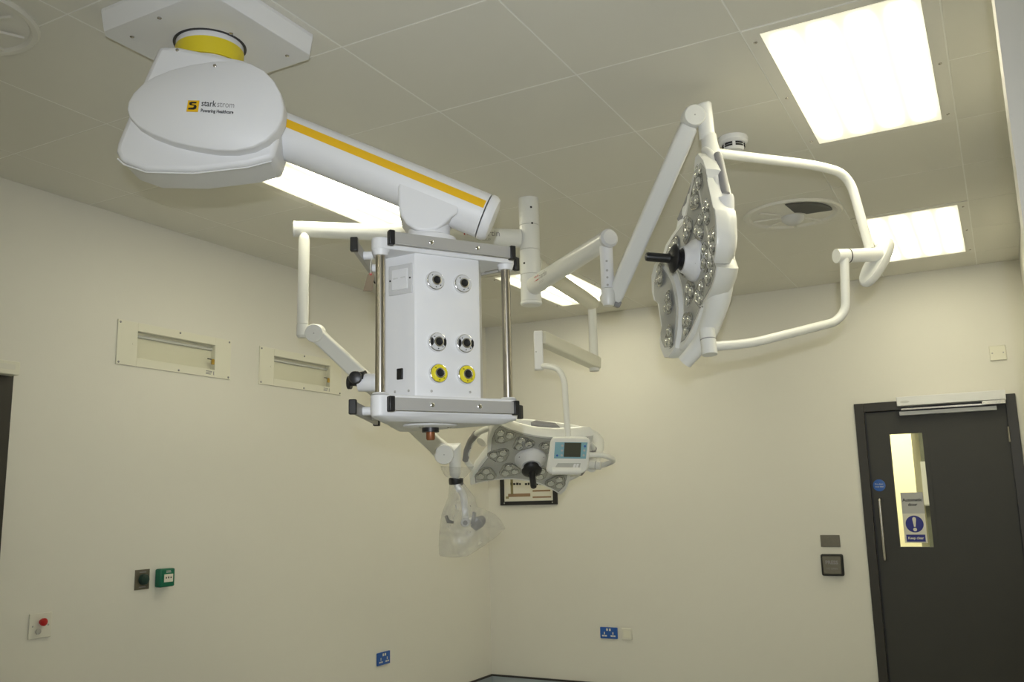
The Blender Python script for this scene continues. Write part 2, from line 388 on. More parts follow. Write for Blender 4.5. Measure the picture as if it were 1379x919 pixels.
# overhead closer
yc = YW-.10
ca, cb, cc_, cd = onback(1207, 538, yc), onback(1353, 522, yc), onback(1355, 536, yc), onback(1208, 549, yc)
k0, k1, kz1, kz0 = ca.x, cb.x, (ca.z+cb.z)/2, (cc_.z+cd.z)/2
dcl = thing('door_closer', ((k0+k1)/2, YW-.016, kz0), 'long silver automatic closer box over the dark door', 'door closer')
mk('cover', MB().aabb(k0, k1, yc, YW-.016, kz0, kz1), 'white', dcl, bevel=.004)
mk('raised_logo', MB().prism([V3((k0+.052+.03*math.cos(q*math.pi/8), yc, (kz0+kz1)/2-.005+.009*math.sin(q*math.pi/8))) for q in range(16)], V3((0, -.001, 0))), 'lgrey', dcl)
mk('drive_arm', MB().aabb(k0+.52, k0+.66, yc+.01, yc+.05, kz0-.026, kz0), 'chrome', dcl, bevel=.002)
mk('slide_channel', MB().aabb(k0+.005, k1-.06, YL-.045, YL-.004, kz0-.06, kz0-.034), 'white', dcl, bevel=.002)
mk('lever', MB().box(V3(((k0+k1)/2-.05, yc+.03, kz0-.022)), .26, .012, .005), 'steel', dcl)
# corridor seen through the glass
CXB = onback(1228, 600, 8.5).x
mk('wall_corridor', MB().aabb(-2.2, CXB, 8.5, 8.6, 0, 2.8), 'corr', kind='structure', smooth=0, label='bright yellowish corridor wall seen through the door glass')
mk('wall_corridor_return', MB().aabb(CXB-.1, CXB, 8.6, 9.3, 0, 2.8), 'corr', kind='structure', smooth=0, label='corridor wall corner seen through the door glass')
mk('wall_corridor_end', MB().aabb(CXB-.1, .9, 9.3, 9.4, 0, 2.8), 'corrdark', kind='structure', label='dark grey green corridor panel behind the door glass')
mk('floor_corridor', MB().aabb(-2.2, .9, YW+.15, 9.4, -.1, 0), 'floor', kind='structure', label='corridor floor beyond the door')
mk('ceiling_corridor', MB().aabb(-2.2, .9, YW+.15, 9.4, 2.8, 2.9), 'ceil', kind='structure', label='corridor ceiling beyond the door')
pb = onback(1239, 650, 9.2)
tdsp = mk('paper_dispenser', MB().aabb(onback(1232, 650, 9.18).x, pb.x+.2, 9.18, 9.299, onback(1236, 682, 9.2).z, onback(1236, 622, 9.2).z), 'white', bevel=.015, label='white dispenser box on the corridor wall behind door glass', cat='dispenser')
cl = bpy.data.lights.new('corridor_light', 'AREA'); cl.shape = 'RECTANGLE'; cl.size = 1.6; cl.size_y = .5; cl.energy = 80; cl.color = (1, .93, .68)
clo = bpy.data.objects.new('corridor_light', cl); col.objects.link(clo); clo.location = (-.7, 7.7, 2.78)

# door in the left wall (only its jamb and closer reach into the picture)
q = onleft(15.5, 505); d2 = thing('door_2', (XW, q.y-.5, 0), 'dark jamb of a second door at the left edge', None, kind='structure')
mk('jamb', MB().aabb(XW, XW+.02, q.y-.07, q.y, 0, q.z), 'jamb', d2, bevel=.003)
mk('door_head', MB().aabb(XW, XW+.02, q.y-1.02, q.y-.07, q.z-.07, q.z), 'jamb', d2, bevel=.003)
mk('door_leaf', MB().aabb(XW, XW+.012, q.y-.95, q.y-.08, 0, q.z-.075), 'door', d2, bevel=.003)
c2 = thing('door_closer', (XW, q.y-.4, q.z), 'pale end of a door closer box at the left edge', 'door closer')
e0, e1 = zat(XW+.08, q.y-.03, 505), zat(XW+.08, q.y-.03, 487)
mk('cover', MB().aabb(XW+.001, XW+.08, q.y-.7, q.y-.012, e0, e1), 'cream', c2, bevel=.004)
mk('rating_label', MB().aabb(XW+.08, XW+.0806, q.y-.12, q.y-.035, e0+(e1-e0)*.35, e0+(e1-e0)*.75), 'paper', c2, smooth=0)

# ================================================================== WALL FITTINGS
def wrect(side, u0, v0, u1, v1):
    """centre and half sizes of an upright rectangle on a wall from two opposite pixel corners"""
    g = onleft if side == 'L' else onback
    a, b = g(u0, v0), g(u1, v1)
    c = (a+b)/2; h = abs(a.y-b.y)/2 if side == 'L' else abs(a.x-b.x)/2
    X = V3((0, 1, 0)) if side == 'L' else V3((1, 0, 0)); N = V3((1, 0, 0)) if side == 'L' else V3((0, -1, 0))
    return c, h, abs(a.z-b.z)/2, X, N
def wplate(t, name, c, X, N, x0, x1, z0, z1, d0, d1_, m, bevel=0., label=None):
    return mk(name, MB().box(c+X*(x0+x1)/2+Z*(z0+z1)/2+N*(d0+d1_)/2, abs(x1-x0)/2, abs(z1-z0)/2, abs(d1_-d0)/2, X, Z, N), m, t, bevel=bevel, smooth=35 if bevel else 0, label=label)
def double_socket(c, X, N, label):
    t = thing('power_socket', c, label, 'socket', 'blue double sockets')
    h, v = .073, .043
    wplate(t, 'faceplate', c, X, N, -h, h, -v, v, 0, .012, 'blue', .004)
    for s in (-.036, .036):
        for dx, dz, w, hh in ((0, .004, .004, .009), (-.011, -.016, .009, .005), (.011, -.016, .009, .005)):
            wplate(t, 'pin_slot', c, X, N, s+dx-w, s+dx+w, dz-hh-.006, dz+hh-.006, .012, .0126, 'paper')
    for s in (-.012, .012): wplate(t, 'rocker', c, X, N, s-.007, s+.007, .016, .034, .012, .016, 'paper', .002)
    return t
c, _, _, X, N = wrect('B', 809, 845, 832, 860.5); double_socket(c, X, N, 'blue double socket low on the end wall beside a white plate')
c, _, _, X, N = wrect('L', 506, 897, 524.5, 877); double_socket(c, X, N, 'blue double socket low on the long left wall')
c, h, v, X, N = wrect('B', 838, 847.5, 851.5, 861)
t = thing('data_outlet', c, 'small white square outlet right of the blue socket', 'wall plate')
wplate(t, 'faceplate', c, X, N, -.043, .043, -.043, .043, 0, .012, 'paper', .004); wplate(t, 'module', c, X, N, -.026, .026, -.028, .028, .012, .015, 'cream', .002)
c, h, v, X, N = wrect('B', 1334, 466, 1353.5, 485.5)
t = thing('blank_plate', c, 'small cream blanking plate high above the dark door', 'wall plate')
wplate(t, 'faceplate', c, X, N, -.05, .05, -.05, .05, 0, .012, 'cream', .004)
for s in (-.033, .033): screw(c+X*s+N*.012, N, .005, t, 'rail')
# press to open
c, h, v, X, N = wrect('B', 1104.5, 745.5, 1139, 777)
t = thing('door_push_pad', c, 'square steel push pad with black surround beside the door', 'push pad')
wplate(t, 'back_box', c, X, N, -h+.004, h-.004, -v+.004, v-.004, 0, .03, 'black', .012)
wplate(t, 'pad', c, X, N, -h+.018, h-.018, -v+.018, v-.018, .03, .042, 'brushed', .006)
text('PRESS', .034, c+N*.0425+Z*.018, X, Z, 'grip', t, bold=.001); text('TO OPEN', .018, c+N*.0425-Z*.024, X, Z, 'grip', t)
c, h, v, X, N = wrect('B', 1104.5, 721, 1132, 737)
t = thing('steel_plate', c, 'small brushed steel plate above the push pad', 'wall plate')
wplate(t, 'faceplate', c, X, N, -h, h, -v, v, 0, .006, 'brushed', .002)
for i in range(3): wplate(t, 'raised_bar', c, X, N, -.05+.036*i, -.03+.036*i, -.02, .02, .006, .0075, 'brushed', .0005)
# green call point, green button, red button
c, h, v, X, N = wrect('L', 207.5, 790, 228.5, 766.5)
t = thing('call_point', c, 'green emergency call point box on the left wall', 'call point')
wplate(t, 'housing', c, X, N, -.047, .047, -.047, .047, 0, .045, 'green', .008)
wplate(t, 'window', c, X, N, -.025, .032, -.022, .018, .045, .047, 'paper', .001)
for i in (-1, 0, 1): wplate(t, 'arrow_mark', c, X, N, .003+.015*i-.0035, .003+.015*i+.0035, -.004, .004 if i else .006, .047, .0475, 'black')
wplate(t, 'print_line', c, X, N, -.012, .02, .026, .029, .045, .0455, 'gpaint'); wplate(t, 'print_line', c, X, N, -.012, .016, .032, .036, .045, .0455, 'gpaint')
c, h, v, X, N = wrect('L', 181.5, 793, 200, 769)
t = thing('exit_button', c, 'steel plate with a dark green push button left of call point', 'button')
wplate(t, 'faceplate', c, X, N, -.044, .044, -.05, .05, 0, .005, 'brushed', .001)
mk('button', MB().lathe(c+N*.005+X*.004, N, [(.028, 0), (.028, .012), (.024, .02), (.012, .024)], 28), 'dgreen', t)
wplate(t, 'print_line', c, X, N, -.02, .022, .034, .039, .005, .0055, 'grip'); wplate(t, 'print_line', c, X, N, -.02, .022, -.039, -.035, .005, .0055, 'grip')
c, h, v, X, N = wrect('L', 41, 857, 65, 829)
t = thing('emergency_button', c, 'pale plate with a small red knob low on the left wall', 'button')
wplate(t, 'faceplate', c, X, N, -.055, .055, -.055, .055, 0, .008, 'paper', .002)
mk('knob', MB().lathe(c+N*.008+X*.003+Z*.016, N, [(.012, 0), (.012, .010), (.017, .012), (.017, .022), (.012, .025)], 24), 'red', t)
mk('key_switch', MB().lathe(c+N*.008-X*.012-Z*.025, N, [(.012, 0), (.012, .008), (.005, .009)], 20), 'rail', t)
for s in (-.038, .038): screw(c+N*.008+X*s, N, .004, t, 'rail')
# recessed valve boxes
def valve_box(c, label):
    h, v = .388, .1165; X, N = V3((0, 1, 0)), V3((1, 0, 0))
    t = thing('valve_box', c, label, 'valve box', 'glazed valve boxes on the left wall')
    ox0, ox1, oz0, oz1 = -.265, .268, -.072, .072
    for nm, q in (('frame_side', (-h, ox0, -v, v)), ('frame_side', (ox1, h, -v, v)), ('frame_rail', (ox0, ox1, oz1, v)), ('frame_rail', (ox0, ox1, -v, oz0))):
        wplate(t, nm, c, X, N, *q, .0, .008, 'cream', .001)
    wplate(t, 'back_panel', c, X, N, ox0, ox1, oz0, oz1, -.029, -.025, 'cream')
    for q in ((ox0, ox1, oz1-.002, oz1), (ox0, ox1, oz0, oz0+.002), (ox0, ox0+.002, oz0, oz1), (ox1-.002, ox1, oz0, oz1)): wplate(t, 'recess_lining', c, X, N, *q, -.025, .0, 'cream')
    wplate(t, 'pipe_cover', c, X, N, ox0, ox1, oz1-.03, oz1-.016, -.025, -.012, 'lgrey', .003)
    wplate(t, 'pane', c, X, N, ox0, ox1, oz0, oz1, .001, .004, 'clear')
    mk('lock', MB().lathe(c+X*.252-Z*.02+N*.004, N, [(.009, 0), (.009, .010), (.006, .012)], 18).box(c+X*.252-Z*.033+N*.009, .009, .010, .005, X, Z, N), 'brass', t, bevel=.002)
    wplate(t, 'latch', c, X, N, .215, .243, -.016, -.011, .004, .008, 'dark')
    for zz in (-.084, -.092, -.1): wplate(t, 'print_line', c, X, N, .205, .25 if zz > -.095 else .24, zz-.0022, zz+.0022, .008, .0084, 'grip')
    wplate(t, 'print_mark', c, X, N, .259, .264, -.103, -.082, .008, .0084, 'grip')
    for sx in (-h+.014, .012, h-.014):
        for sz in (-v+.012, v-.012): screw(c+X*sx+Z*sz+N*.008, N, .006, t, 'grip')
    screw(c-X*(h-.095)+N*.008, N, .004, t, 'cream')
valve_box(VB[0], 'larger nearer glazed recessed valve box on left wall')
valve_box(VB[1], 'farther glazed valve box partly behind the thin white arm')

# framed notice under the small lamp
a, b = onback(674, 612), onback(751.5, 679.5); pc = (a+b)/2; h, v = abs(b.x-a.x)/2, abs(a.z-b.z)/2
X, N = V3((1, 0, 0)), V3((0, -1, 0))
t = thing('framed_notice', pc, 'black framed notice on end wall below the small lamp', 'notice')
fwid = .036
for nm, q in (('frame_side', (-h, -h+fwid, -v, v)), ('frame_side', (h-fwid, h, -v, v)), ('frame_rail', (-h+fwid, h-fwid, v-fwid, v)), ('frame_rail', (-h+fwid, h-fwid, -v, -v+fwid*.9))):
    wplate(t, nm, pc, X, N, *q, 0, .022, 'black', .002)
sheet = wplate(t, 'sheet', pc, X, N, -h+fwid, h-fwid, -v+fwid*.9, v-fwid, 0, .010, 'paper')
def pn(nm, u0, v0, u1, v1, m):                    # a printed patch given by its pixels
    p, q2 = onback(u0, v0), onback(u1, v1)
    mk(nm, MB().aabb(p.x, q2.x, YW-.0106, YW-.010, q2.z, p.z), m, t, smooth=0)
pn('printed_bar', 685, 665.5, 715, 669, 'brown'); pn('printed_bar', 718, 660.5, 742, 662, 'brown'); pn('printed_bar', 718, 669, 743, 670.5, 'brown')
pn('printed_bar', 697, 644, 715, 646, 'brown'); pn('printed_column', 688, 640, 692, 666, 'olive'); pn('printed_mark', 682, 669, 686, 672, 'olive')
for i in range(13):
    if i != 4: pn('printed_letter', 688+i*3.9, 650.5+(.5 if i % 2 else 0), 690.6+i*3.9+(i % 3)*.4, 653.6, 'black')
for s in (-1, 1): screw(pc+X*s*(h-.04)-Z*(v-.018)+N*.022, N, .006, t, 'rail')

# ================================================================== CEILING FITTINGS
def air_vent(c, R, label, rot=0.):
    t = thing('air_vent', c, label, 'air vent', 'round ceiling air vents')
    mk('rim', MB().lathe(c, -Z, [(R, 0), (R, .006), (R*.97, .014), (R*.9, .012), (R*.86, .002), (R*.86, -.001)], 56, False, False), 'frame', t)
    mk('dish', MB().lathe(c, -Z, [(R*.88, .001), (R*.7, .003), (R*.45, .012), (R*.2, .02), (R*.05, .022)], 56, False, True), 'frame', t)
    a0 = rot
    pts = []
    for k in range(13): a = a0+math.radians(-48+96*k/12); pts.append((R*.80*math.cos(a), R*.80*math.sin(a)))
    for k in range(7): a = a0+math.radians(30-60*k/6); pts.append((R*.3*math.cos(a), R*.3*math.sin(a)))
    mk('grille', MB().prism([c+V3((x, y, -.006 if x*x+y*y > (R*.5)**2 else -.016)) for x, y in pts], V3((0, 0, -.004))), 'grille', t, smooth=0)
    mk('core', MB().lathe(c-Z*.02, -Z, [(R*.24, 0), (R*.22, .02), (R*.13, .04), (.01, .045)], 32), 'lgrey', t)
    for k in range(5):
        a = a0+math.radians(95+43*k); d = V3((math.cos(a), math.sin(a), 0)); s = V3((-d.y, d.x, 0))
        mk('blade', MB().box(c+d*R*.52-Z*.016, R*.28, .006, .004, d, s, Z), 'frame', t)
va = onceil(1067, 288); _vd = onceil(1090, 277)-va; air_vent(va, .262, 'round ceiling air vent right of the large surgical lamp', math.atan2(_vd.y, _vd.x))
vb = onceil(0, 18); air_vent(V3((-2.73, 1.46, CEIL)), .225, 'round ceiling air vent cut by the top left corner', math.radians(200))
sdp = onceil(987, 186)
t = thing('smoke_detector', sdp, 'small white smoke detector on the ceiling behind lamp', 'smoke detector')
mk('base', MB().lathe(sdp, -Z, [(.062, 0), (.064, .006), (.062, .022), (.052, .03)], 36), 'white', t)
mk('chamber', MB().lathe(sdp-Z*.03, -Z, [(.045, 0), (.045, .022), (.038, .03), (.02, .033)], 36), 'white', t)
for k in range(6):
    a = k*math.pi/3+.3
    for zz in (.036, .046):
        arc = [sdp-Z*zz+V3((math.cos(a+q), math.sin(a+q), 0))*.0455 for q in (-.38, -.2, 0, .2, .38)]
        mk('slot', MB().tube(arc, .0042, 6), 'black', t)

# ================================================================== CEILING PENDANT
PB = CEIL-.065
AX = onceil(283, 62, PB); AX.z = 0
pend = thing('ceiling_pendant', (AX.x, AX.y, CEIL), 'large white ceiling pendant with yellow striped arm and gas outlet column', 'pendant')
e2 = V3((.841, .541, 0)).normalized(); n2 = V3((e2.y, -e2.x, 0))           # along the arm, and across it towards the camera
hp, ho, ch = .232, .252, .05
def oct_(hh, z, c=ch): return [V3((AX.x+x, AX.y+y, z)) for x, y in ((-hh+c, -hh), (hh-c, -hh), (hh, -hh+c), (hh, hh-c), (hh-c, hh), (-hh+c, hh), (-hh, hh-c), (-hh, -hh+c))]
cp = mk('ceiling_cover', MB().loft([oct_(ho, CEIL), oct_(ho, CEIL-.012), oct_(hp, PB, .022)]), 'white', pend, bevel=.002, smooth=20)
for x, y in ((-.7, -.72), (.72, .75), (.0, -.86), (.5, -.1), (-.6, .8)): screw(V3((AX.x+x*hp, AX.y+y*hp, PB)), -Z, .007, cp, 'steel')
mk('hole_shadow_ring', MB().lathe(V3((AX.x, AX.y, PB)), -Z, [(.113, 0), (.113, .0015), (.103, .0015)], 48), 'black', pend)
mk('spindle', MB().lathe(V3((AX.x, AX.y, PB)), -Z, [(.104, -.03), (.104, .022)], 48), 'white', pend)
mk('yellow_ring', MB().lathe(V3((AX.x, AX.y, PB-.02)), -Z, [(.1055, 0), (.1055, .055)], 48), 'yellow', pend, label='yellow ring under the ceiling cover')
mk('collar', MB().lathe(V3((AX.x, AX.y, PB-.075)), -Z, [(.099, 0), (.106, .005), (.106, .05)], 48), 'white', pend)
# drive housing: outlines traced in the vertical plane of the arm
def z3(x, y): return x/2.9935, y/2.9935
FR = AX + n2*.17
body = [(640, 182), (720, 186), (985, 240), (1060, 290), (1125, 400), (1122, 560), (1102, 636), (1000, 664), (780, 690), (590, 686), (482, 648), (464, 608), (470, 575), (505, 490), (575, 325)]
bf = [onp(*z3(*q), AX+n2*.125, n2) for q in body]
mk('drive_housing', MB().prism(bf, -n2*.17), 'white', pend, bevel=.016, seg=3)
seam = [onp(*z3(*q), AX+n2*.128, n2) for q in ((474, 640), (500, 664), (590, 695), (780, 700), (1000, 675), (1095, 650))]
mk('seam_strip', MB().tube(seam, .0025, 6), 'white', pend)
egg = [(510, 440), (515, 410), (535, 375), (570, 340), (620, 308), (690, 280), (770, 260), (860, 247), (940, 243), (1010, 254), (1065, 283), (1105, 325), (1132, 375), (1144, 430), (1138, 480), (1115, 525), (1075, 565), (1020, 592), (950, 606), (870, 605), (780, 591), (690, 570), (610, 540), (550, 505), (520, 472)]
eo = [onp(*z3(*q), FR, n2) for q in egg]; ec = sum(eo, V3((0, 0, 0)))/len(eo)
def shr(pts, k, off): return [ec+(p-ec)*k+off for p in pts]
mk('end_cover', MB().loft([shr(eo, 1.0, -n2*.06), shr(eo, 1.0, -n2*.010), shr(eo, .992, -n2*.003), shr(eo, .97, V3((0, 0, 0)))]), 'white', pend, smooth=50)
for q in ((866, 265), (715, 202)): screw(onp(*z3(*q), FR if q[0] > 800 else AX+n2*.125, n2), n2, .0055, pend, 'steel')
# emblem and name on the cover
def lg(u, v): return onp(u, v, FR+n2*.0012, n2)
def lg17(x, y): return lg(245+x/17.24, 125+y/17.24)
emb = mk('emblem', MB().prism([lg17(*q) for q in ((145, 178), (408, 182), (372, 448), (102, 440))], n2*.0006), 'amber', pend, smooth=0, label='amber square emblem with a black letter s')
S = [(345, 215), (215, 212), (175, 232), (170, 268), (195, 292), (290, 302), (262, 345), (150, 352), (143, 390), (275, 395), (328, 372), (345, 322), (322, 285), (228, 268), (240, 250), (335, 250)]
mk('letter_s', MB().prism([lg17(*q)+n2*.0007 for q in S], n2*.0005), 'black', emb, smooth=0)
tx, ty = (lg17(1205, 290)-lg17(450, 245)), (lg17(800, 150)-lg17(800, 350)); ty = n2.cross(tx).normalized() if n2.cross(tx).dot(Z) > 0 else tx.cross(n2).normalized()
wd = tx.length; ts = wd*.197
t1 = text('stark', ts*1.13, lg17(450, 245), tx, ty, 'black', pend, align='LEFT', bold=.0002, sy=1.3)
t2 = text('strom', ts*1.13, lg17(815, 266), tx, ty, 'grip', pend, align='LEFT', sy=1.3)
t3 = text('Powering Healthcare', ts*.60, lg17(435, 412), lg17(1180, 455)-lg17(435, 412), ty, 'black', pend, align='LEFT', bold=.0003, sy=1.3)
# sloping main arm
A0, A1 = onp(300, 150, AX, n2), onp(651, 291, AX, n2)
ad = (A1-A0).normalized(); RT = .5*62*mpx((A0+A1)/2)
mk('main_arm', MB().tube([A0, A1], RT, 40), 'white', pend)
mk('arm_seal', MB().tube([onp(368, 180, AX, n2), onp(378.5, 184.5, AX, n2)], RT*1.01, 40), 'black', pend)
mk('arm_end_cap', MB().loft([[A1+ad*o+ (n2*math.cos(a*math.pi/20)+ad.cross(n2)*math.sin(a*math.pi/20))*RT*k for a in range(40)] for o, k in ((.004, .99), (.006, 1.015), (.02, 1.015), (.033, .9), (.038, .6), (.039, .1))]), 'white', pend)
# amber stripe: a thin curved strip on the upper front of the arm
upn = ad.cross(n2); upn = upn if upn.z > 0 else -upn
S0 = onp(376, 178, AX, n2)
rings = []
for tt in (0, 1):
    base = S0*(1-tt)+(A1-ad*.004)*tt
    ring = []
    for rr in (RT*.995, RT*1.006):
        angs = [math.radians(a) for a in (0, 5.5, 11, 16.5, 22)]
        if rr > RT: angs = angs[::-1]
        ring += [base+(n2*math.cos(a)+upn*math.sin(a))*rr for a in angs]
    rings.append(ring)
mk('amber_stripe', MB().loft(rings), 'amber', pend, label='amber stripe along the sloping arm')
# swivel housing under the arm end
def y344(x, y): return 360+x/3.4425, 120+y/3.4425
sw_ = [(605, 455), (608, 545), (618, 585), (645, 625), (690, 652), (735, 660), (785, 650), (825, 622), (855, 590), (880, 575), (905, 520), (860, 480), (700, 400), (610, 380)]
so = [onp(*y344(*q), AX+n2*.0685, n2) for q in sw_]
mk('swivel_housing', MB().prism(so, -n2*.137), 'white', pend, bevel=.008, seg=3)
HX = onp(578, 316, AX, n2); zc = HX.z
HX = V3((HX.x, HX.y, 0))
# service column: a triangle with cut corners, poles at the corners and rails on the sides
AZ0 = -32.7
def pol(a, r, z): return V3((HX.x+r*math.cos(math.radians(a)), HX.y+r*math.sin(math.radians(a)), z))
corners = [AZ0-60, AZ0+60, AZ0+180]; faces = [AZ0, AZ0+120, AZ0-120]
PR = .238
v1 = pol(corners[0], PR, 0)
zt, zb = zat(v1.x, v1.y, 343), zat(v1.x, v1.y, 532)                # ends of the bare pole
rc = pol(AZ0, .18, 0)
zrt, zrb = zat(rc.x, rc.y, 331), zat(rc.x, rc.y, 547)              # rail centres
ztop = zat(v1.x, v1.y, 322)                                         # top of the upper frame
mk('swivel_collar', MB().lathe(V3((HX.x, HX.y, zc+.03)), -Z, [(.062, 0), (.066, .01), (.066, .04), (.085, .048), (.09, zc+.03-ztop+.002)], 40), 'white', pend)
def hexa(r1, r2, z):
    w = [(2*r2-r1)/math.sqrt(3), (2*r1-r2)/math.sqrt(3)]
    out = []
    for k in range(6):
        a = AZ0-60+60*k; cornerf = k % 2 == 0; r = r2 if cornerf else r1; hw = w[1] if cornerf else w[0]
        t = V3((-math.sin(math.radians(a)), math.cos(math.radians(a)), 0)); c = pol(a, r, z)
        out += [c-t*hw*.94, c+t*hw*.94]
    return out
def trifr(ro, z, edge=.147, rb=.027):
    """rounded triangle outline: bosses around the poles, straight sides between"""
    out = []
    for a in (AZ0-60, AZ0+60, AZ0+180):
        c = pol(a, PR, z)
        for k in range(-4, 5):
            b = math.radians(a+k*17); out.append(c+V3((math.cos(b), math.sin(b), 0))*rb*ro)
        m = a+60
        tt = V3((-math.sin(math.radians(m)), math.cos(math.radians(m)), 0))
        for q in (-.1, 0, .1): out.append(pol(m, edge*ro, z)+tt*q)
    return out
R1, R2 = .136, .158
colm = mk('service_column', MB().loft([hexa(R1, R2, zb-.03), hexa(R1, R2, zt+.02)]), 'white', pend, bevel=.004, smooth=30)
mk('upper_frame', MB().loft([trifr(1, zt+.012), trifr(1, ztop-.008), trifr(.96, ztop)]), 'white', pend, bevel=.003)
mk('lower_frame', MB().loft([trifr(.97, zb-.001), trifr(1, zb-.008), trifr(1, zb-.05), trifr(.9, zb-.062)]), 'white', pend, bevel=.003)
# belly under the lower frame
zbb = zat(HX.x, HX.y, 574)
def blend(k, z):
    a, b = trifr(.9, z), [pol(AZ0-60+360*i/36, .075, z) for i in range(36)]
    out = []
    for i, p in enumerate(a):
        d = p-V3((HX.x, HX.y, z)); cdir = d.normalized(); out.append(V3((HX.x, HX.y, z))+cdir*((1-k)*d.length+k*.085))
    return out
mk('belly_pan', MB().loft([blend(0, zb-.062), blend(.25, zb-.075), blend(.6, zb-.075+(zbb-zb+.08)*.6), blend(.95, zbb+.004)]), 'white', pend, smooth=60)
mk('belly_disc', MB().lathe(V3((HX.x, HX.y, zbb+.006)), -Z, [(.082, 0), (.082, .008), (.07, .012)], 40), 'white', pend)
for a in (AZ0-50, AZ0+50, AZ0+170): screw(pol(a, .06, zbb-.006), -Z, .007, pend)
mk('hose_socket', MB().lathe(V3((HX.x, HX.y, zbb-.006)), -Z, [(.026, 0), (.026, .013)], 24), 'black', pend)
mk('copper_plug', MB().lathe(V3((HX.x, HX.y, zbb-.019)), -Z, [(.0135, 0), (.0135, .02), (.011, .024)], 24), 'copper', pend)
for a in corners:
    p = pol(a, PR, 0)
    mk('pole', MB().tube([V3((p.x, p.y, zb-.02)), V3((p.x, p.y, zt+.02))], .0145, 20), 'steel', pend)
    mk('pole_ferrule', MB().tube([V3((p.x, p.y, zt+.012)), V3((p.x, p.y, zt-.004))], [.026, .021], 20), 'white', pend)
    mk('pole_ferrule', MB().tube([V3((p.x, p.y, zb)), V3((p.x, p.y, zb+.006))], [.026, .02], 20), 'white', pend)
for fa in faces:
    fn = V3((math.cos(math.radians(fa)), math.sin(math.radians(fa)), 0)); ft = V3((-fn.y, fn.x, 0))
    rr = .18 if fa == AZ0 else .198; hl = .193
    for zr in (zrt, zrb):
        c = pol(fa, rr, zr)
        rl = mk('side_rail', MB().box(c, hl, .006, .018, ft, fn, Z), 'rail', pend, bevel=.0015)
        for s in (-1, 1):
            mk('end_cap', MB().box(c+ft*s*(hl+.004), .009, .011, .0215, ft, fn, Z), 'black', rl, bevel=.003)
            mk('standoff', MB().tube([c+ft*s*.075-fn*.004, pol(fa, .13, zr)+ft*s*.075], .013, 16), 'white', rl)
            screw(c+ft*s*.075+fn*.006, fn, .007, rl)
# gas outlets on the front face
fn = V3((math.cos(math.radians(AZ0)), math.sin(math.radians(AZ0)), 0)); ft = V3((-fn.y, fn.x, 0))
FP = pol(AZ0, R1, 0)
for u, v, fas, tabs in ((585, 379, 'lgrey', 0), (622, 383, 'lgrey', 0), (588, 461.5, 'lgrey', 1), (625, 463.5, 'lgrey', 1), (589.5, 503.5, 'yfascia', 0), (627, 505, 'yfascia', 0)):
    p = onp(u, v, FP, fn)
    g = mk('gas_outlet', MB().lathe(p-fn*.004, fn, [(.0295, 0), (.0295, .008), (.0275, .014), (.026, .015)], 36), 'chrome', pend)
    mk('fascia_ring', MB().lathe(p+fn*.011, fn, [(.0255, 0), (.0255, .002), (.0145, .003), (.0145, 0)], 36), fas, g)
    mk('socket_bore', MB().lathe(p+fn*.0135, fn, [(.011, 0), (.011, .002)], 24), 'black', g)
    mk('bore_ring', MB().lathe(p+fn*.0135, fn, [(.015, 0), (.015, .006), (.0115, .007), (.0105, .001)], 28, True, False), 'chrome', g)
    if tabs:
        for s in (-1, 1): mk('dark_tab', MB().prism([p+fn*.0138+ft*s*x+Z*y for x, y in ((.0155, -.006), (.0155, .006), (.021, .0135), (.025, .006), (.025, -.006), (.021, -.0135))], fn*.001), 'black', g, smooth=0)
    for dx, dz in ((-.012, .015), (.0, -.020), (.014, -.014)): mk('mark_dot', MB().lathe(p+fn*.0136+ft*dx+Z*dz, fn, [(.0018, 0), (.0018, .001)], 8), 'black', g)
for u, v in ((581, 527), (633, 528.5)): screw(onp(u, v, FP, fn), fn, .004, pend, 'rail')
# corner face: double socket plate and a switch
ca = AZ0-60; cn = V3((math.cos(math.radians(ca)), math.sin(math.radians(ca)), 0)); ct = V3((-cn.y, cn.x, 0)); CP = pol(ca, R2, 0)
pp = onp(540, 377, CP, cn)
sp_ = mk('socket_plate', MB().box(pp, .043, .045, .005, ct, Z, cn), 'lgrey', pend, bevel=.002)
mk('socket_insert', MB().box(pp+cn*.006, .029, .031, .002, ct, Z, cn), 'white', sp_, bevel=.001)
for s in (-.014, .014): mk('shutter', MB().box(pp+cn*.0085+ct*s+Z*.004, .009, .0018, .0006, ct, Z, cn), 'lgrey', sp_, smooth=0)
for s in (-.037, .037): screw(pp+cn*.005+ct*s, cn, .003, sp_, 'black')
p = onp(539, 504, CP, cn)
mk('rocker_switch', MB().box(p, .0105, .0165, .005, ct, Z, cn), 'black', pend, bevel=.002)
for u, v in ((532, 528), (550.5, 526.5)): screw(onp(u, v, CP, cn), cn, .004, pend, 'rail')
# side boom with black knobs
bo = at(484, 515.5, 2.78); bi = V3((HX.x, HX.y, bo.z-.01))
mk('boom_stub', MB().tube([bo, bi], .028, 24), 'white', pend)
bd = (bi-bo).normalized()
mk('clamp_knob', MB().tube([bo-bd*.012+_u*.01, bo+bd*.02+_u*.012], [.022, .026], 20).lathe(at(479, 509, 2.745), (-_fw+_u*.2), [(.018, -.01), (.021, .006), (.018, .014), (.008, .017)], 22), 'black', pend)
mk('clamp_knob', MB().tube([bo-bd*.012, bo-bd*.026], .011, 14).tube([bo-bd*.026, bo-bd*.036], .021, 20), 'black', pend)
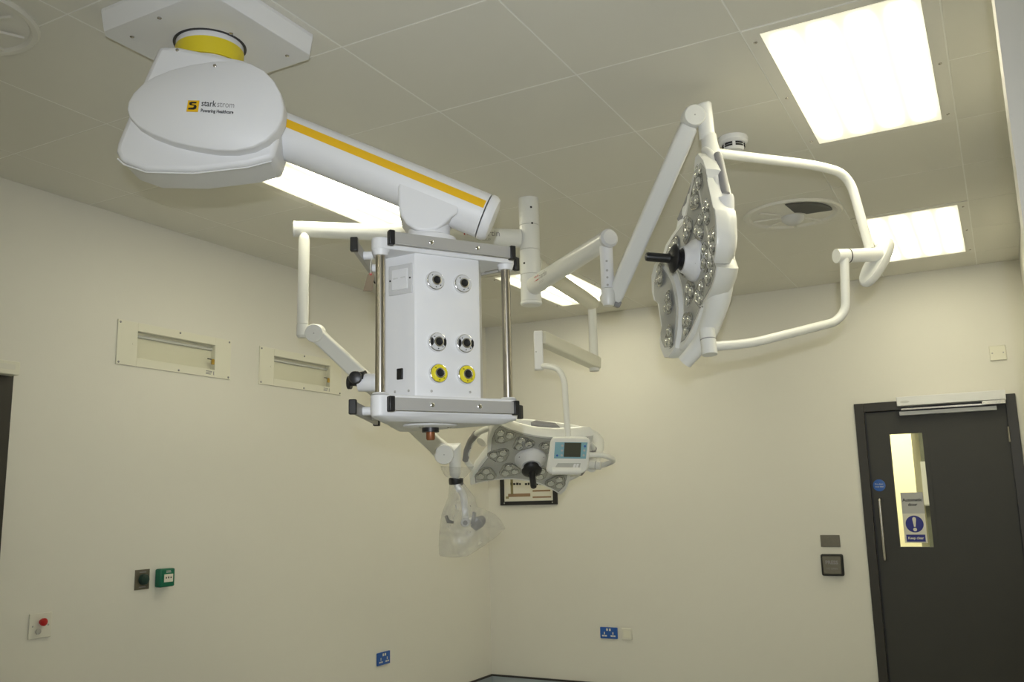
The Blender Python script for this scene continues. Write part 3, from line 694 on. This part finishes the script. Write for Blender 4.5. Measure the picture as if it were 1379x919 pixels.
# card tag on the side rail
tg0 = at(500, 366, 2.74); tgx = _r; tgz = (Z*.96+_r*.16).normalized()
tag = thing('card_tag', tg0, 'brown card tag hanging from the pendant upper rail', 'tag')
mk('card', MB().prism([tg0+tgx*x*.0023-tgz*y*.0023 for x, y in ((-4, 4), (-1.5, 0), (2, 0), (5, 4), (6, 27), (-6.5, 27))], _fw*.0015), 'kraft', tag, smooth=0)
mk('eyelet', MB().lathe(tg0-tgz*.008, -_fw, [(.004, 0), (.004, .001)], 12), 'red', tag)
mk('string', MB().tube([tg0-tgz*.008, at(499, 355, 2.73), at(501, 347, 2.73)], .0012, 6), 'paper', tag)

# ================================================================== SURGICAL LIGHT POST AND ARMS
PX, PY = -2.013, 3.937; PRD = .052
def pz(v): return zat(PX, PY, v)
post = thing('lamp_post', (PX, PY, CEIL), 'white ceiling post that carries the three surgical arms', 'ceiling post')
lv = [CEIL, pz(305), pz(338), pz(371), pz(407)]
for i in range(4):
    z1, z0 = lv[i], lv[i+1]
    mk('post_section', MB().lathe(V3((PX, PY, z1)), -Z, [(PRD, 0 if i == 0 else .001), (PRD, z1-z0-.003), (PRD-.003, z1-z0-.001)], 40), 'arm', post)
mk('post_seam', MB().lathe(V3((PX, PY, lv[1]+.01)), -Z, [(PRD-.002, 0), (PRD-.002, lv[1]-lv[4]+.012)], 32), 'rail', post)
mk('post_foot', MB().lathe(V3((PX, PY, lv[4])), -Z, [(PRD+.003, 0), (PRD+.003, .012), (PRD-.004, .018)], 40), 'arm', post)
pcm = (V3((0, 0, 0))-V3((PX, PY, 0))).normalized(); pside = V3((-pcm.y, pcm.x, 0))
for u, v in ((717, 279), (718, 300.5), (708, 354.5)):
    p = at(u, v, 4.53); d = (V3((p.x, p.y, 0))-V3((PX, PY, 0))).normalized()
    screw(V3((PX, PY, zat(PX+d.x*PRD, PY+d.y*PRD, v)))+d*(PRD-.001), d, .006, post, 'dark')
def hz(u, v, zz): return onceil(u, v, zz)
def arm_text(t, p, ax, up, nrm, sz):
    """red block letters, dark name and a small line below, laid along an arm"""
    text('KLS', sz, p, ax, up, 'red', t, align='LEFT', bold=.0012)
    text('martin', sz*1.1, p+ax*sz*1.75, ax, up, 'grip', t, align='LEFT')
    text('GROUP', sz*.5, p+ax*sz*1.75-up*sz*.85, ax, up, 'rail', t, align='LEFT')

# ---- left boom with spring arm (holder wrapped in a bag)
z2 = pz(322); L0 = V3((PX, PY, z2)); L1 = hz(397, 308.5, z2)
boom = thing('camera_boom', L0, 'thin white boom reaching left from the post, arm folding behind pendant', 'boom arm')
ld = (L1-L0).normalized()
mk('horizontal_arm', MB().tube([L0+ld*.0515, L0+ld*(L1-L0).length*.5, L1], [.047, .043, .038], 32), 'arm', boom)
mk('arm_end_cap', MB().tube([L1-ld*.002, L1+ld*.006, L1+ld*.010], [.0385, .0385, .03], 32), 'white', boom)
mk('arm_cover', MB().box(L1-ld*.07+Z*.035, .045, .008, .004, ld, ld.cross(Z), Z), 'arm', boom, bevel=.002)
VP_ = L1-ld*.045; VP_ = V3((VP_.x, VP_.y, 0)) - ld.cross(Z)*0 ; dv = depth(V3((VP_.x, VP_.y, z2)))
fr = (V3((0, 0, 0))-VP_).normalized()*.030; VQ = VP_+fr
zt1, zt0 = zat(VQ.x, VQ.y, 318), zat(VQ.x, VQ.y, 455)
mk('drop_tube', MB().tube([V3((VQ.x, VQ.y, zt1+.012)), V3((VQ.x, VQ.y, zt1)), V3((VQ.x, VQ.y, zt1-.02)), V3((VQ.x, VQ.y, zat(VQ.x, VQ.y, 437)))], [.012, .022, .0265, .0265], 24), 'arm', boom)
mk('elbow_sleeve', MB().tube([V3((VQ.x, VQ.y, zat(VQ.x, VQ.y, 437.5))), V3((VQ.x, VQ.y, zt0+.01)), V3((VQ.x, VQ.y, zt0))], [.0275, .0275, .02], 24), 'arm', boom)
dL = depth(V3((VQ.x, VQ.y, zt0)))
E0, E1 = at(425, 449, dL-.02), at(599, 611, dL-.02)
mk('elbow_disc', MB().lathe(E0+_fw*.035, -_fw, [(.043, 0), (.043, .070), (.040, .075)], 36), 'arm', boom)
sd = (E1-E0).normalized()
mk('spring_arm', MB().tube([E0+sd*.01, E0+sd*.06, E1-sd*.06, E1-sd*.01], [.05, .047, .053, .058], 4, up=_fw, sx=1.), 'arm', boom, bevel=.008, seg=3)
mk('elbow_disc', MB().lathe(E1+_fw*.04, -_fw, [(.046, 0), (.046, .082), (.043, .087)], 36), 'arm', boom)
for E in (E0-_fw*.004, E1-_fw*.011): screw(E-_fw*.036, -_fw, .003, boom, 'rail')
w0, w1 = at(612, 606, dL), at(613, 641, dL)
mk('wrist', MB().tube([at(601, 606, dL), w0, at(613, 625, dL), w1], [.03, .034, .028, .026], 20), 'arm', boom)
hk = [w1, at(615, 655, dL), at(624, 665, dL), at(626.5, 685, dL), at(627, 703, dL)]
mk('holder_arm', MB().tube(bend(hk, .03, 5), .0165, 16), 'arm', boom)
mk('holder_pivot', MB().lathe(at(627, 703, dL)+_fw*.03, -_fw, [(.022, 0), (.022, .05), (.019, .055)], 28), 'white', boom)
mk('pivot_cap', MB().lathe(at(627, 703, dL)-_fw*.025, -_fw, [(.011, 0), (.011, .003)], 24), 'grip', boom)
mk('holder_clamp', MB().tube([at(638, 712, dL), at(645, 703, dL), at(650, 700, dL+.02)], [.018, .026, .02], 14).tube([at(637, 706, dL), at(639, 690, dL)], [.012, .009], 10), 'grip', boom)
mk('holder_lever', MB().tube([at(600.5, 695, dL), at(604, 703, dL), at(611, 704, dL)], [.008, .009, .006], 10), 'dark', boom)
# bag around the holder
bagt = thing('plastic_bag', at(613, 648, dL), 'clear plastic bag tied with black band around the boom end', 'bag')
def b7(x, y, d=0.): return at(580+x/5.742, 600+y/5.742, dL+d)
def bagrings(rows, seg=28):
    out = []
    for i, (y, l, r, t) in enumerate(rows):
        ring = []
        for k in range(seg):
            a = 2*math.pi*k/seg; wob = 1+.05*math.sin(3*a+i*1.3)+.04*math.sin(7*a+i*2.1)
            x = (l+r)/2+(r-l)/2*math.cos(a)*(1+.012*math.sin(5*i))
            ring.append(b7(x, y+5*math.sin(2*a+i), t*math.sin(a)*wob))
        out.append(ring)
    return out
mk('bag_film', MB().loft(bagrings([(285, 148, 250, .032), (330, 142, 290, .04), (400, 132, 345, .05), (470, 108, 357, .055), (500, 98, 420, .06), (540, 84, 500, .065), (585, 73, 548, .07), (640, 68, 578, .07), (700, 66, 512, .065), (770, 64, 420, .055), (845, 64, 312, .03), (862, 74, 285, .006)]), False, True), 'bag', bagt, smooth=70)
mk('bag_ruffle', MB().loft(bagrings([(285, 148, 250, .032), (258, 142, 252, .034), (225, 105, 285, .05), (190, 84, 318, .06), (165, 78, 332, .065)]), False, False), 'bag', bagt, smooth=70)
mk('tie_band', MB().loft(bagrings([(303, 146, 250, .036), (300, 141, 253, .039), (262, 138, 253, .039), (256, 143, 250, .036)]), False, False), 'black', bagt)

# ---- lamp head ------------------------------------------------------------
def lamp_axes(o, U, Vv, N):
    t = (EYE-o).normalized(); rr = (_r-t*_r.dot(t)).normalized(); uu = t.cross(rr)
    conv = lambda a: (rr*a[0]+uu*a[1]+t*a[2])
    n = conv(N).normalized(); u = conv(U); u = (u-n*u.dot(n)).normalized(); v = n.cross(u)
    if v.dot(conv(Vv)) < 0: v = -v
    return u, v, n
podm = None
def pod_mesh():
    pts = []
    for k in range(30):
        a = 2*math.pi*k/30; pts.append((1+.13*math.cos(3*a))*1.)
    R = lambda s, z: [V3((math.cos(2*math.pi*k/30)*pts[k]*s, math.sin(2*math.pi*k/30)*pts[k]*s, z)) for k in range(30)]
    pm = mesh_of('led_pod', MB().loft([R(1., 0), R(1., .05), R(.93, .11), R(.88, .07)]), M['pod'], V3((0, 0, 0)), 40)
    ln = mesh_of('lens', MB().lathe(V3((0, 0, 0)), Z, [(.37, 0), (.355, .07), (.30, .14), (.19, .19), (.06, .205)], 18), M['lens'], V3((0, 0, 0)), 60)
    return pm, ln
PODM, LENSM = pod_mesh()
def lamp_head(t, o, U, Vv, N, S, SV, wings, kc=.02, grips=(-1, 1)):
    P = lambda u, v, w=0.: o+U*(u*S)+Vv*(v*SV)+N*(w+kc*(u*u+v*v))       # the head is slightly dished towards the patient
    org = ORG[t.name]
    end = [(.985, -.80), (.97, -.52), (.90, -.2), (.85, 0), (.90, .2), (.97, .52), (.985, .80)]
    bow = lambda s: [(s*(-.93+1.86*k/12), -s*(1-.30*(1-(-.93+1.86*k/12)**2))) for k in range(13)]
    body = bow(1)+end+bow(-1)+[(-x, -y) for x, y in end]
    ring = lambda pts, k, w: [P(u*k, v*k, w) for u, v in pts]
    bd = mk('lamp_body', MB().loft([ring(body, .05, -.085), ring(body, .5, -.085), ring(body, .86, -.085), ring(body, .97, -.065), ring(body, 1.0, -.04), ring(body, 1.0, -.006), ring(body, .985, 0), ring(body, .9, 0), ring(body, .5, -.004)], True, True), 'arm', t, smooth=40)
    mk('face_plate', MB().loft([ring(body, .90, -.002), ring(body, .90, .0015)]+[ring(body, k, .0015) for k in (.78, .6, .42, .24, .06)], False, True), 'plate', t, smooth=20)
    mk('face_gasket', MB().loft([ring(body, .915, -.003), ring(body, .915, .0008), ring(body, .88, .0008)], False, False), 'grip', t, smooth=20)
    def pod(u, v, rot):
        m = frame_mtx(P(u, v, .0012)-org, U, Vv, N) @ Matrix.Rotation(rot, 4, 'Z') @ Matrix.Scale(.205*S, 4)
        p = place('led_pod', PODM, m, t)
        for k in range(3):
            a = 2*math.pi*k/3; place('lens', LENSM, Matrix.Translation((.52*math.cos(a), .52*math.sin(a), .05)), p)
    for sx in (-1, 1):
        for u, v in ((-.70, .60), (-.27, .42), (-.62, .0), (-.72, -.60), (-.29, -.42)):
            pod(u*sx, v, math.atan2(v, u*sx))
    # hub with handle
    mk('hub', MB().lathe(P(0, 0, 0), N, [(.30*S, -.001), (.30*S, .012), (.285*S, .022), (.20*S, .045), (.185*S, .06)], 40), 'white', t)
    for a in (40, 160, 280): screw(P(.26*math.cos(math.radians(a)), .26*math.sin(math.radians(a)), .024), N, .005, t, 'dark')
    mk('handle_flange', MB().lathe(P(0, 0, .058), N, [(.045, 0), (.034, .012), (.056, .03), (.053, .036), (.028, .05)], 36), 'black', t)
    mk('sterile_handle', MB().lathe(P(0, 0, .10), N, [(.022, 0), (.0175, .02), (.0175, .09), (.015, .098), (.01, .10)], 28), 'black', t)
    # grip bows over the notched ends
    for s in grips:
        pts = bend([P(s*.97, -.62, -.04), P(s*1.16, -.42, -.045), P(s*1.2, 0, -.05), P(s*1.16, .42, -.045), P(s*.97, .62, -.04)], .1, 6)
        g = mk('grip_bow', MB().tube(pts, .016, 14), 'arm', t)
        mk('grip_insert', MB().tube([P(s*1.165, -.40, -.045), P(s*1.2, -.15, -.05), P(s*1.2, .15, -.05), P(s*1.165, .40, -.045)], .0185, 14), 'grip', g)
    if wings:
        for s in (-1, 1):
            inner = [(-.88+1.76*k/12, -(1.05-.30*(1-(-.88+1.76*k/12)**2))) for k in range(13)]
            outer = [(.90, -1.2), (.80, -1.36), (.55, -1.47), (.38, -1.47), (.30, -1.38), (-.30, -1.38), (-.38, -1.47), (-.55, -1.47), (-.80, -1.36), (-.90, -1.2)]
            wg = [(u, v*-s if s > 0 else v) for u, v in inner+outer]
            wg = [(u, -v) if s > 0 and v < 0 else (u, v) for u, v in wg]
            cu = (0, s*1.2)
            rg = lambda k, w: [P(cu[0]+(u-cu[0])*k, cu[1]+(v-cu[1])*k, w+.012) for u, v in wg]
            mk('wing', MB().loft([rg(.85, -.075), rg(.97, -.06), rg(1, -.04), rg(1, -.006), rg(.985, 0), rg(.86, 0), rg(.5, -.004)]), 'arm', t, smooth=40)
            mk('wing_face', MB().loft([rg(.80, -.002), rg(.80, .0015), rg(.6, .0015), rg(.3, .0015), rg(.05, .0015)], False, True), 'plate', t, smooth=20)
            for u in (-.6, 0, .6): 
                vq = 1.14 if u else 1.07; p0 = P(u, s*vq, .0135)
                m = frame_mtx(p0-org, U, Vv, N) @ Matrix.Rotation(s*1.57, 4, 'Z') @ Matrix.Scale(.19*S, 4)
                p = place('led_pod', PODM, m, t)
                for k in range(3):
                    a = 2*math.pi*k/3; place('lens', LENSM, Matrix.Translation((.52*math.cos(a), .52*math.sin(a), .05)), p)
            mk('wing_bridge', MB().tube([P(-.45, s*.75, -.06), P(-.45, s*1.15, -.05)], .018, 10), 'arm', t)
            mk('wing_bridge', MB().tube([P(.45, s*.75, -.06), P(.45, s*1.15, -.05)], .018, 10), 'arm', t)
    return P

# ---- large lamp
z1 = pz(388); B0 = V3((PX, PY, z1)); B1 = hz(820, 321, z1)
big = thing('surgical_lamp', B0, 'large surgical lamp with winged head seen edge on, arm rising steeply', 'surgical lamp', 'surgical lamps on the ceiling post')
bdv = (B1-B0).normalized(); bs = bdv.cross(Z).normalized()
mk('horizontal_arm', MB().tube([B0+bdv*.0515, B0+bdv*.065, B1-bdv*.01], [.045, .045, .0385], 32), 'arm', big)
mk('arm_end_cap', MB().tube([B1-bdv*.012, B1+bdv*.004, B1+bdv*.012], [.0395, .0395, .03], 32), 'lgrey', big)
tp = B0+bdv*.20; tn = bs if bs.dot(-tp) > 0 else -bs
tdir = bdv if bdv.dot(_r) > 0 else -bdv
arm_text(big, B0+bdv*.16+tn*.0435, tdir, Z, tn, .034)
JX = B1-bdv*.03; dJ = depth(JX)
j0, j1 = JX-Z*.02, V3((JX.x, JX.y, zat(JX.x, JX.y, 412)))
zj = zat(JX.x, JX.y, 389)
mk('drop_post', MB().tube([j0, V3((JX.x, JX.y, zj))], .0275, 24), 'white', big)
for v in (354, 366.5, 376, 386): 
    d = (V3((0, 0, 0))-V3((JX.x, JX.y, 0))).normalized(); screw(V3((JX.x, JX.y, zat(JX.x, JX.y, v)))+d*.0265, d, .005, big, 'rail')
mk('elbow_block', MB().tube([V3((JX.x, JX.y, zj-.002)), V3((JX.x, JX.y, j1.z+.02)), V3((JX.x, JX.y, j1.z))], [.0285, .0285, .022], 24).lathe(at(819, 401, dJ)+_fw*.03, -_fw, [(.032, 0), (.032, .065), (.029, .07)], 28), 'arm', big)
K0, K1 = at(826, 404, dJ-.005), at(933, 158, 3.40)
kd = (K1-K0).normalized()
mk('spring_arm', MB().tube([K0, K0+kd*.05, K1-kd*.10, K1-kd*.03], [.045, .047, .050, .046], 4, up=-_fw, sx=1.), 'arm', big, bevel=.012, seg=3)
mk('spring_arm_cover', MB().box(K0-kd*.012+kd.cross(_fw)*.0, .014, .034, .034, kd, kd.cross(_fw).normalized(), _fw), 'grip', big, bevel=.004)
mk('knuckle_disc', MB().lathe(K1+_fw*.035, -_fw, [(.041, 0), (.041, .07), (.037, .076)], 36), 'arm', big)
screw(K1-_fw*.041, -_fw, .003, big, 'rail')
dK = 3.40
mk('swivel_post', MB().tube([at(947.5, 139, dK), at(948, 141, dK), at(952.5, 188, dK)], [.024, .0285, .0305], 28), 'arm', big)
HUB = at(938, 351, 3.42)
Ub, Vb, Nb = lamp_axes(HUB, (15, -71, 63.5), (24, 59, 60.4), (-52, 4, 16.8))
lamp_head(big, HUB, Ub, Vb, Nb, .272, .248, True, .021, (-1,))
# yoke behind the head: from swivel post round the back to the lower joint
yk = bend([at(954.5, 184, dK), at(957, 205, 3.36), at(972, 275, 3.25), at(972, 345, 3.20), at(970, 400, 3.22), at(950, 456, 3.32), at(922, 488, 3.36)], .12, 6)
n_ = len(yk)
mk('yoke', MB().tube(yk, [.029+.018*math.sin(math.pi*i/(n_-1)) for i in range(n_)], 20), 'arm', big)
mk('yoke_sleeve', MB().tube([at(976, 264, 3.15), at(977, 268, 3.15), at(978, 340, 3.12), at(977, 355, 3.12)], [.028, .030, .030, .016], 24), 'white', big)
mk('yoke_grip', MB().tube(bend([at(966, 207, 3.25), at(971, 228, 3.22), at(977, 262, 3.16)], .05, 5), [.012]+[.017]*6+[.016], 16), 'grip', big)
mk('grip_bow', MB().tube(bend([at(950, 203, 3.35), at(958, 208, 3.27), at(963, 232, 3.22), at(968, 270, 3.17)], .05, 5), .016, 16), 'arm', big)
mk('lower_joint', MB().tube([at(952, 444, 3.23), at(956, 478, 3.20)], .0275, 28), 'arm', big)
mk('joint_seam', MB().tube([at(953.5, 457, 3.2185), at(953.65, 458.2, 3.2175)], .0282, 28), 'grip', big)
mk('outer_bow', MB().tube(bend([at(962, 206, 3.34), at(1100, 223, 3.57), at(1143, 235, 3.66), at(1171, 335, 3.62)], .16, 9), .0185, 18), 'arm', big)
mk('inner_bow', MB().tube(bend([at(956, 467, 3.21), at(1010, 463, 3.30), at(1125, 434, 3.55), at(1139, 418, 3.56), at(1137, 345, 3.57)], .10, 8), .0175, 18), 'arm', big)
mk('joint_cylinder', MB().tube([at(1126, 345, 3.57), at(1184, 343, 3.62)], .028, 28), 'arm', big)
mk('joint_seam', MB().tube([at(1142, 344.5, 3.584), at(1143.4, 344.4, 3.585)], .0287, 28), 'dark', big)
op = at(1180, 353, 3.63); ox = (_u*.87+_r*.49).normalized(); on = (-_r*.85-_fw*.42+_u*.34); on = (on-ox*on.dot(ox)).normalized(); oy = on.cross(ox)
def oval(k, w, a=.112, b=.043): return [op+ox*a*k*math.copysign(abs(math.cos(q))**.8, math.cos(q))+oy*b*k*math.sin(q)+on*w for q in [2*math.pi*i/36 for i in range(36)]]
mk('control_pad', MB().loft([oval(.8, -.028), oval(.95, -.02), oval(1, -.008), oval(1, .006), oval(.93, .014)]), 'arm', big, smooth=50)

# ---- small lamp
z3_ = pz(353); C0 = V3((PX, PY, z3_)); C1 = hz(797, 409, z3_)
sml = thing('surgical_lamp', C0, 'smaller surgical lamp facing down with a control display in front', 'surgical lamp', 'surgical lamps on the ceiling post')
cdv = (C1-C0).normalized()
mk('horizontal_arm', MB().tube([C0+cdv*.0515, C1-cdv*.02], [.045, .042], 28), 'cream', sml)
mk('arm_end_cap', MB().tube([C1-cdv*.022, C1+cdv*.01, C1+cdv*.022], [.043, .042, .03], 28), 'cream', sml)
q0 = V3((C1.x, C1.y, C1.z)); q1 = V3((C1.x, C1.y, zat(C1.x, C1.y, 482)))
mk('drop_tube', MB().tube([q0, q1], .0265, 20), 'arm', sml)
dC = depth(q1)
G0, G1 = at(801, 489, dC), at(727, 455, 5.02); gd = (G1-G0).normalized()
mk('elbow_block', MB().tube([q1+Z*.005, V3((q1.x, q1.y, zat(C1.x, C1.y, 500)))], .031, 20), 'arm', sml)
mk('spring_arm', MB().tube([G0-gd*.02, G0+gd*.05, G1-gd*.05, G1], .052, 4, up=Z.cross(gd).cross(gd), sx=1.), 'cream', sml, bevel=.010, seg=3)
gx = (G1-G0); gx.z = 0; gx.normalize(); gy = gx.cross(Z)
jt, jb = at(724.5, 446, 5.0), at(726, 499, 5.0)
mk('joint_post', MB().box((jt+jb)/2, .025, .025, (jt-jb).length/2, _r0, Z.cross(_r0), Z), 'white', sml, bevel=.006, seg=3)
for u, v in ((722, 474), (722, 483.5), (728, 484)): screw(at(u, v, 4.974), -_fw, .004, sml, 'rail')
mk('hanger_tube', MB().tube(bend([at(727, 494, 5.0), at(734, 493, 4.95), at(752, 496, 4.9), at(760, 512, 4.85), at(765, 590, 4.78)], .05, 6), .0165, 16), 'arm', sml)
HB2 = at(714, 617, 4.95)
Us, Vs, Ns = lamp_axes(HB2, (67.5, -8, -20.6), (21, 43, 52), (5, -42, 32.7))
PS = lamp_head(sml, HB2, Us, Vs, Ns, .29, .286, False, .012)
yk2 = bend([at(648, 596, 5.10), at(668, 575, 5.2), at(700, 572, 5.24), at(770, 580, 5.25), at(808, 590, 5.2), at(802, 618, 5.05), at(796, 630, 4.95)], .10, 6)
mk('yoke', MB().tube(yk2, [.03+.008*math.sin(math.pi*i/(len(yk2)-1)) for i in range(len(yk2))], 18), 'arm', sml)
mk('yoke_grip', MB().tube([at(715, 572, 5.17), at(722, 571, 5.17), at(746, 574.5, 5.17), at(753, 578, 5.17)], [.012, .022, .022, .012], 14), 'grip', sml)
# control display
dD = 4.72
def dz_(x, y, d=0.): return at(560+x/4.593, 550+y/4.593, dD+d)
outl = [(850, 182), (1060, 182), (1080, 200), (1070, 360), (1055, 392), (1020, 408), (830, 408), (806, 388), (812, 360), (835, 205)]
dn = (-_fw+_u*-.1).normalized()
ob_ = [dz_(*q) for q in outl]
dsp = mk('control_display', MB().prism(ob_, _fw*.045), 'arm', sml, bevel=.010, seg=3)
mk('key_panel', MB().prism([dz_(*q, -.0005) for q in ((862, 210), (1062, 212), (1052, 313), (854, 311))], _fw*.003), 'teal', dsp, smooth=0)
mk('screen', MB().prism([dz_(*q, -.0015) for q in ((920, 213), (1024, 214), (1018, 303), (914, 302))], _fw*.003), 'lcd', dsp, smooth=0)
for x, y in ((874, 293), (906, 232), (904, 262), (902, 292), (1046, 236), (1042, 262), (1038, 292)): mk('key', MB().lathe(dz_(x, y, -.0012), -_fw, [(.006, 0), (.006, .001)], 12), 'blue' if x < 880 or y < 240 and x > 1000 else 'rail', dsp)
mk('handle_recess', MB().prism([dz_(*q, -.0008) for q in ((878, 340), (1020, 340), (1012, 372), (858, 372))], _fw*.003), 'plate', dsp, smooth=0)
for x in (985, 1003): mk('recess_clip', MB().prism([dz_(x-7, 345, -.003), dz_(x+7, 345, -.003), dz_(x-2, 371, -.003), dz_(x-16, 371, -.003)], _fw*.003), 'white', dsp, smooth=0)
mk('lower_grip', MB().tube([dz_(842, 389, -.008), dz_(1020, 390, -.008)], .020, 14), 'arm', dsp)
mk('side_bow', MB().tube(bend([at(793, 613, 4.76), at(812, 613, 4.76), at(829, 620, 4.85), at(812, 627, 4.95), at(795, 629, 4.95)], .05, 6), .0145, 14), 'arm', sml)
mk('side_joint', MB().tube([at(794, 626, 4.86), at(809, 627.5, 4.84)], .022, 20), 'arm', sml)
mk('joint_seam', MB().tube([at(802, 626.8, 4.849), at(802.8, 626.9, 4.848)], .0226, 20), 'grip', sml)

# name on the left boom, facing the camera
tn2 = ld.cross(Z); tn2 = tn2 if tn2.dot(-V3((PX, PY, 0))) > 0 else -tn2
def px_of(p): q = p-EYE; return W/2+F*q.dot(_r)/q.dot(_fw)
bt = min((abs(px_of(L0+ld*k*.002)-622), k*.002) for k in range(400))[1]
arm_text(boom, L0+ld*bt+Z*.006+tn2*.0475, -ld, Z, tn2, .04)
bpy.context.view_layer.update()
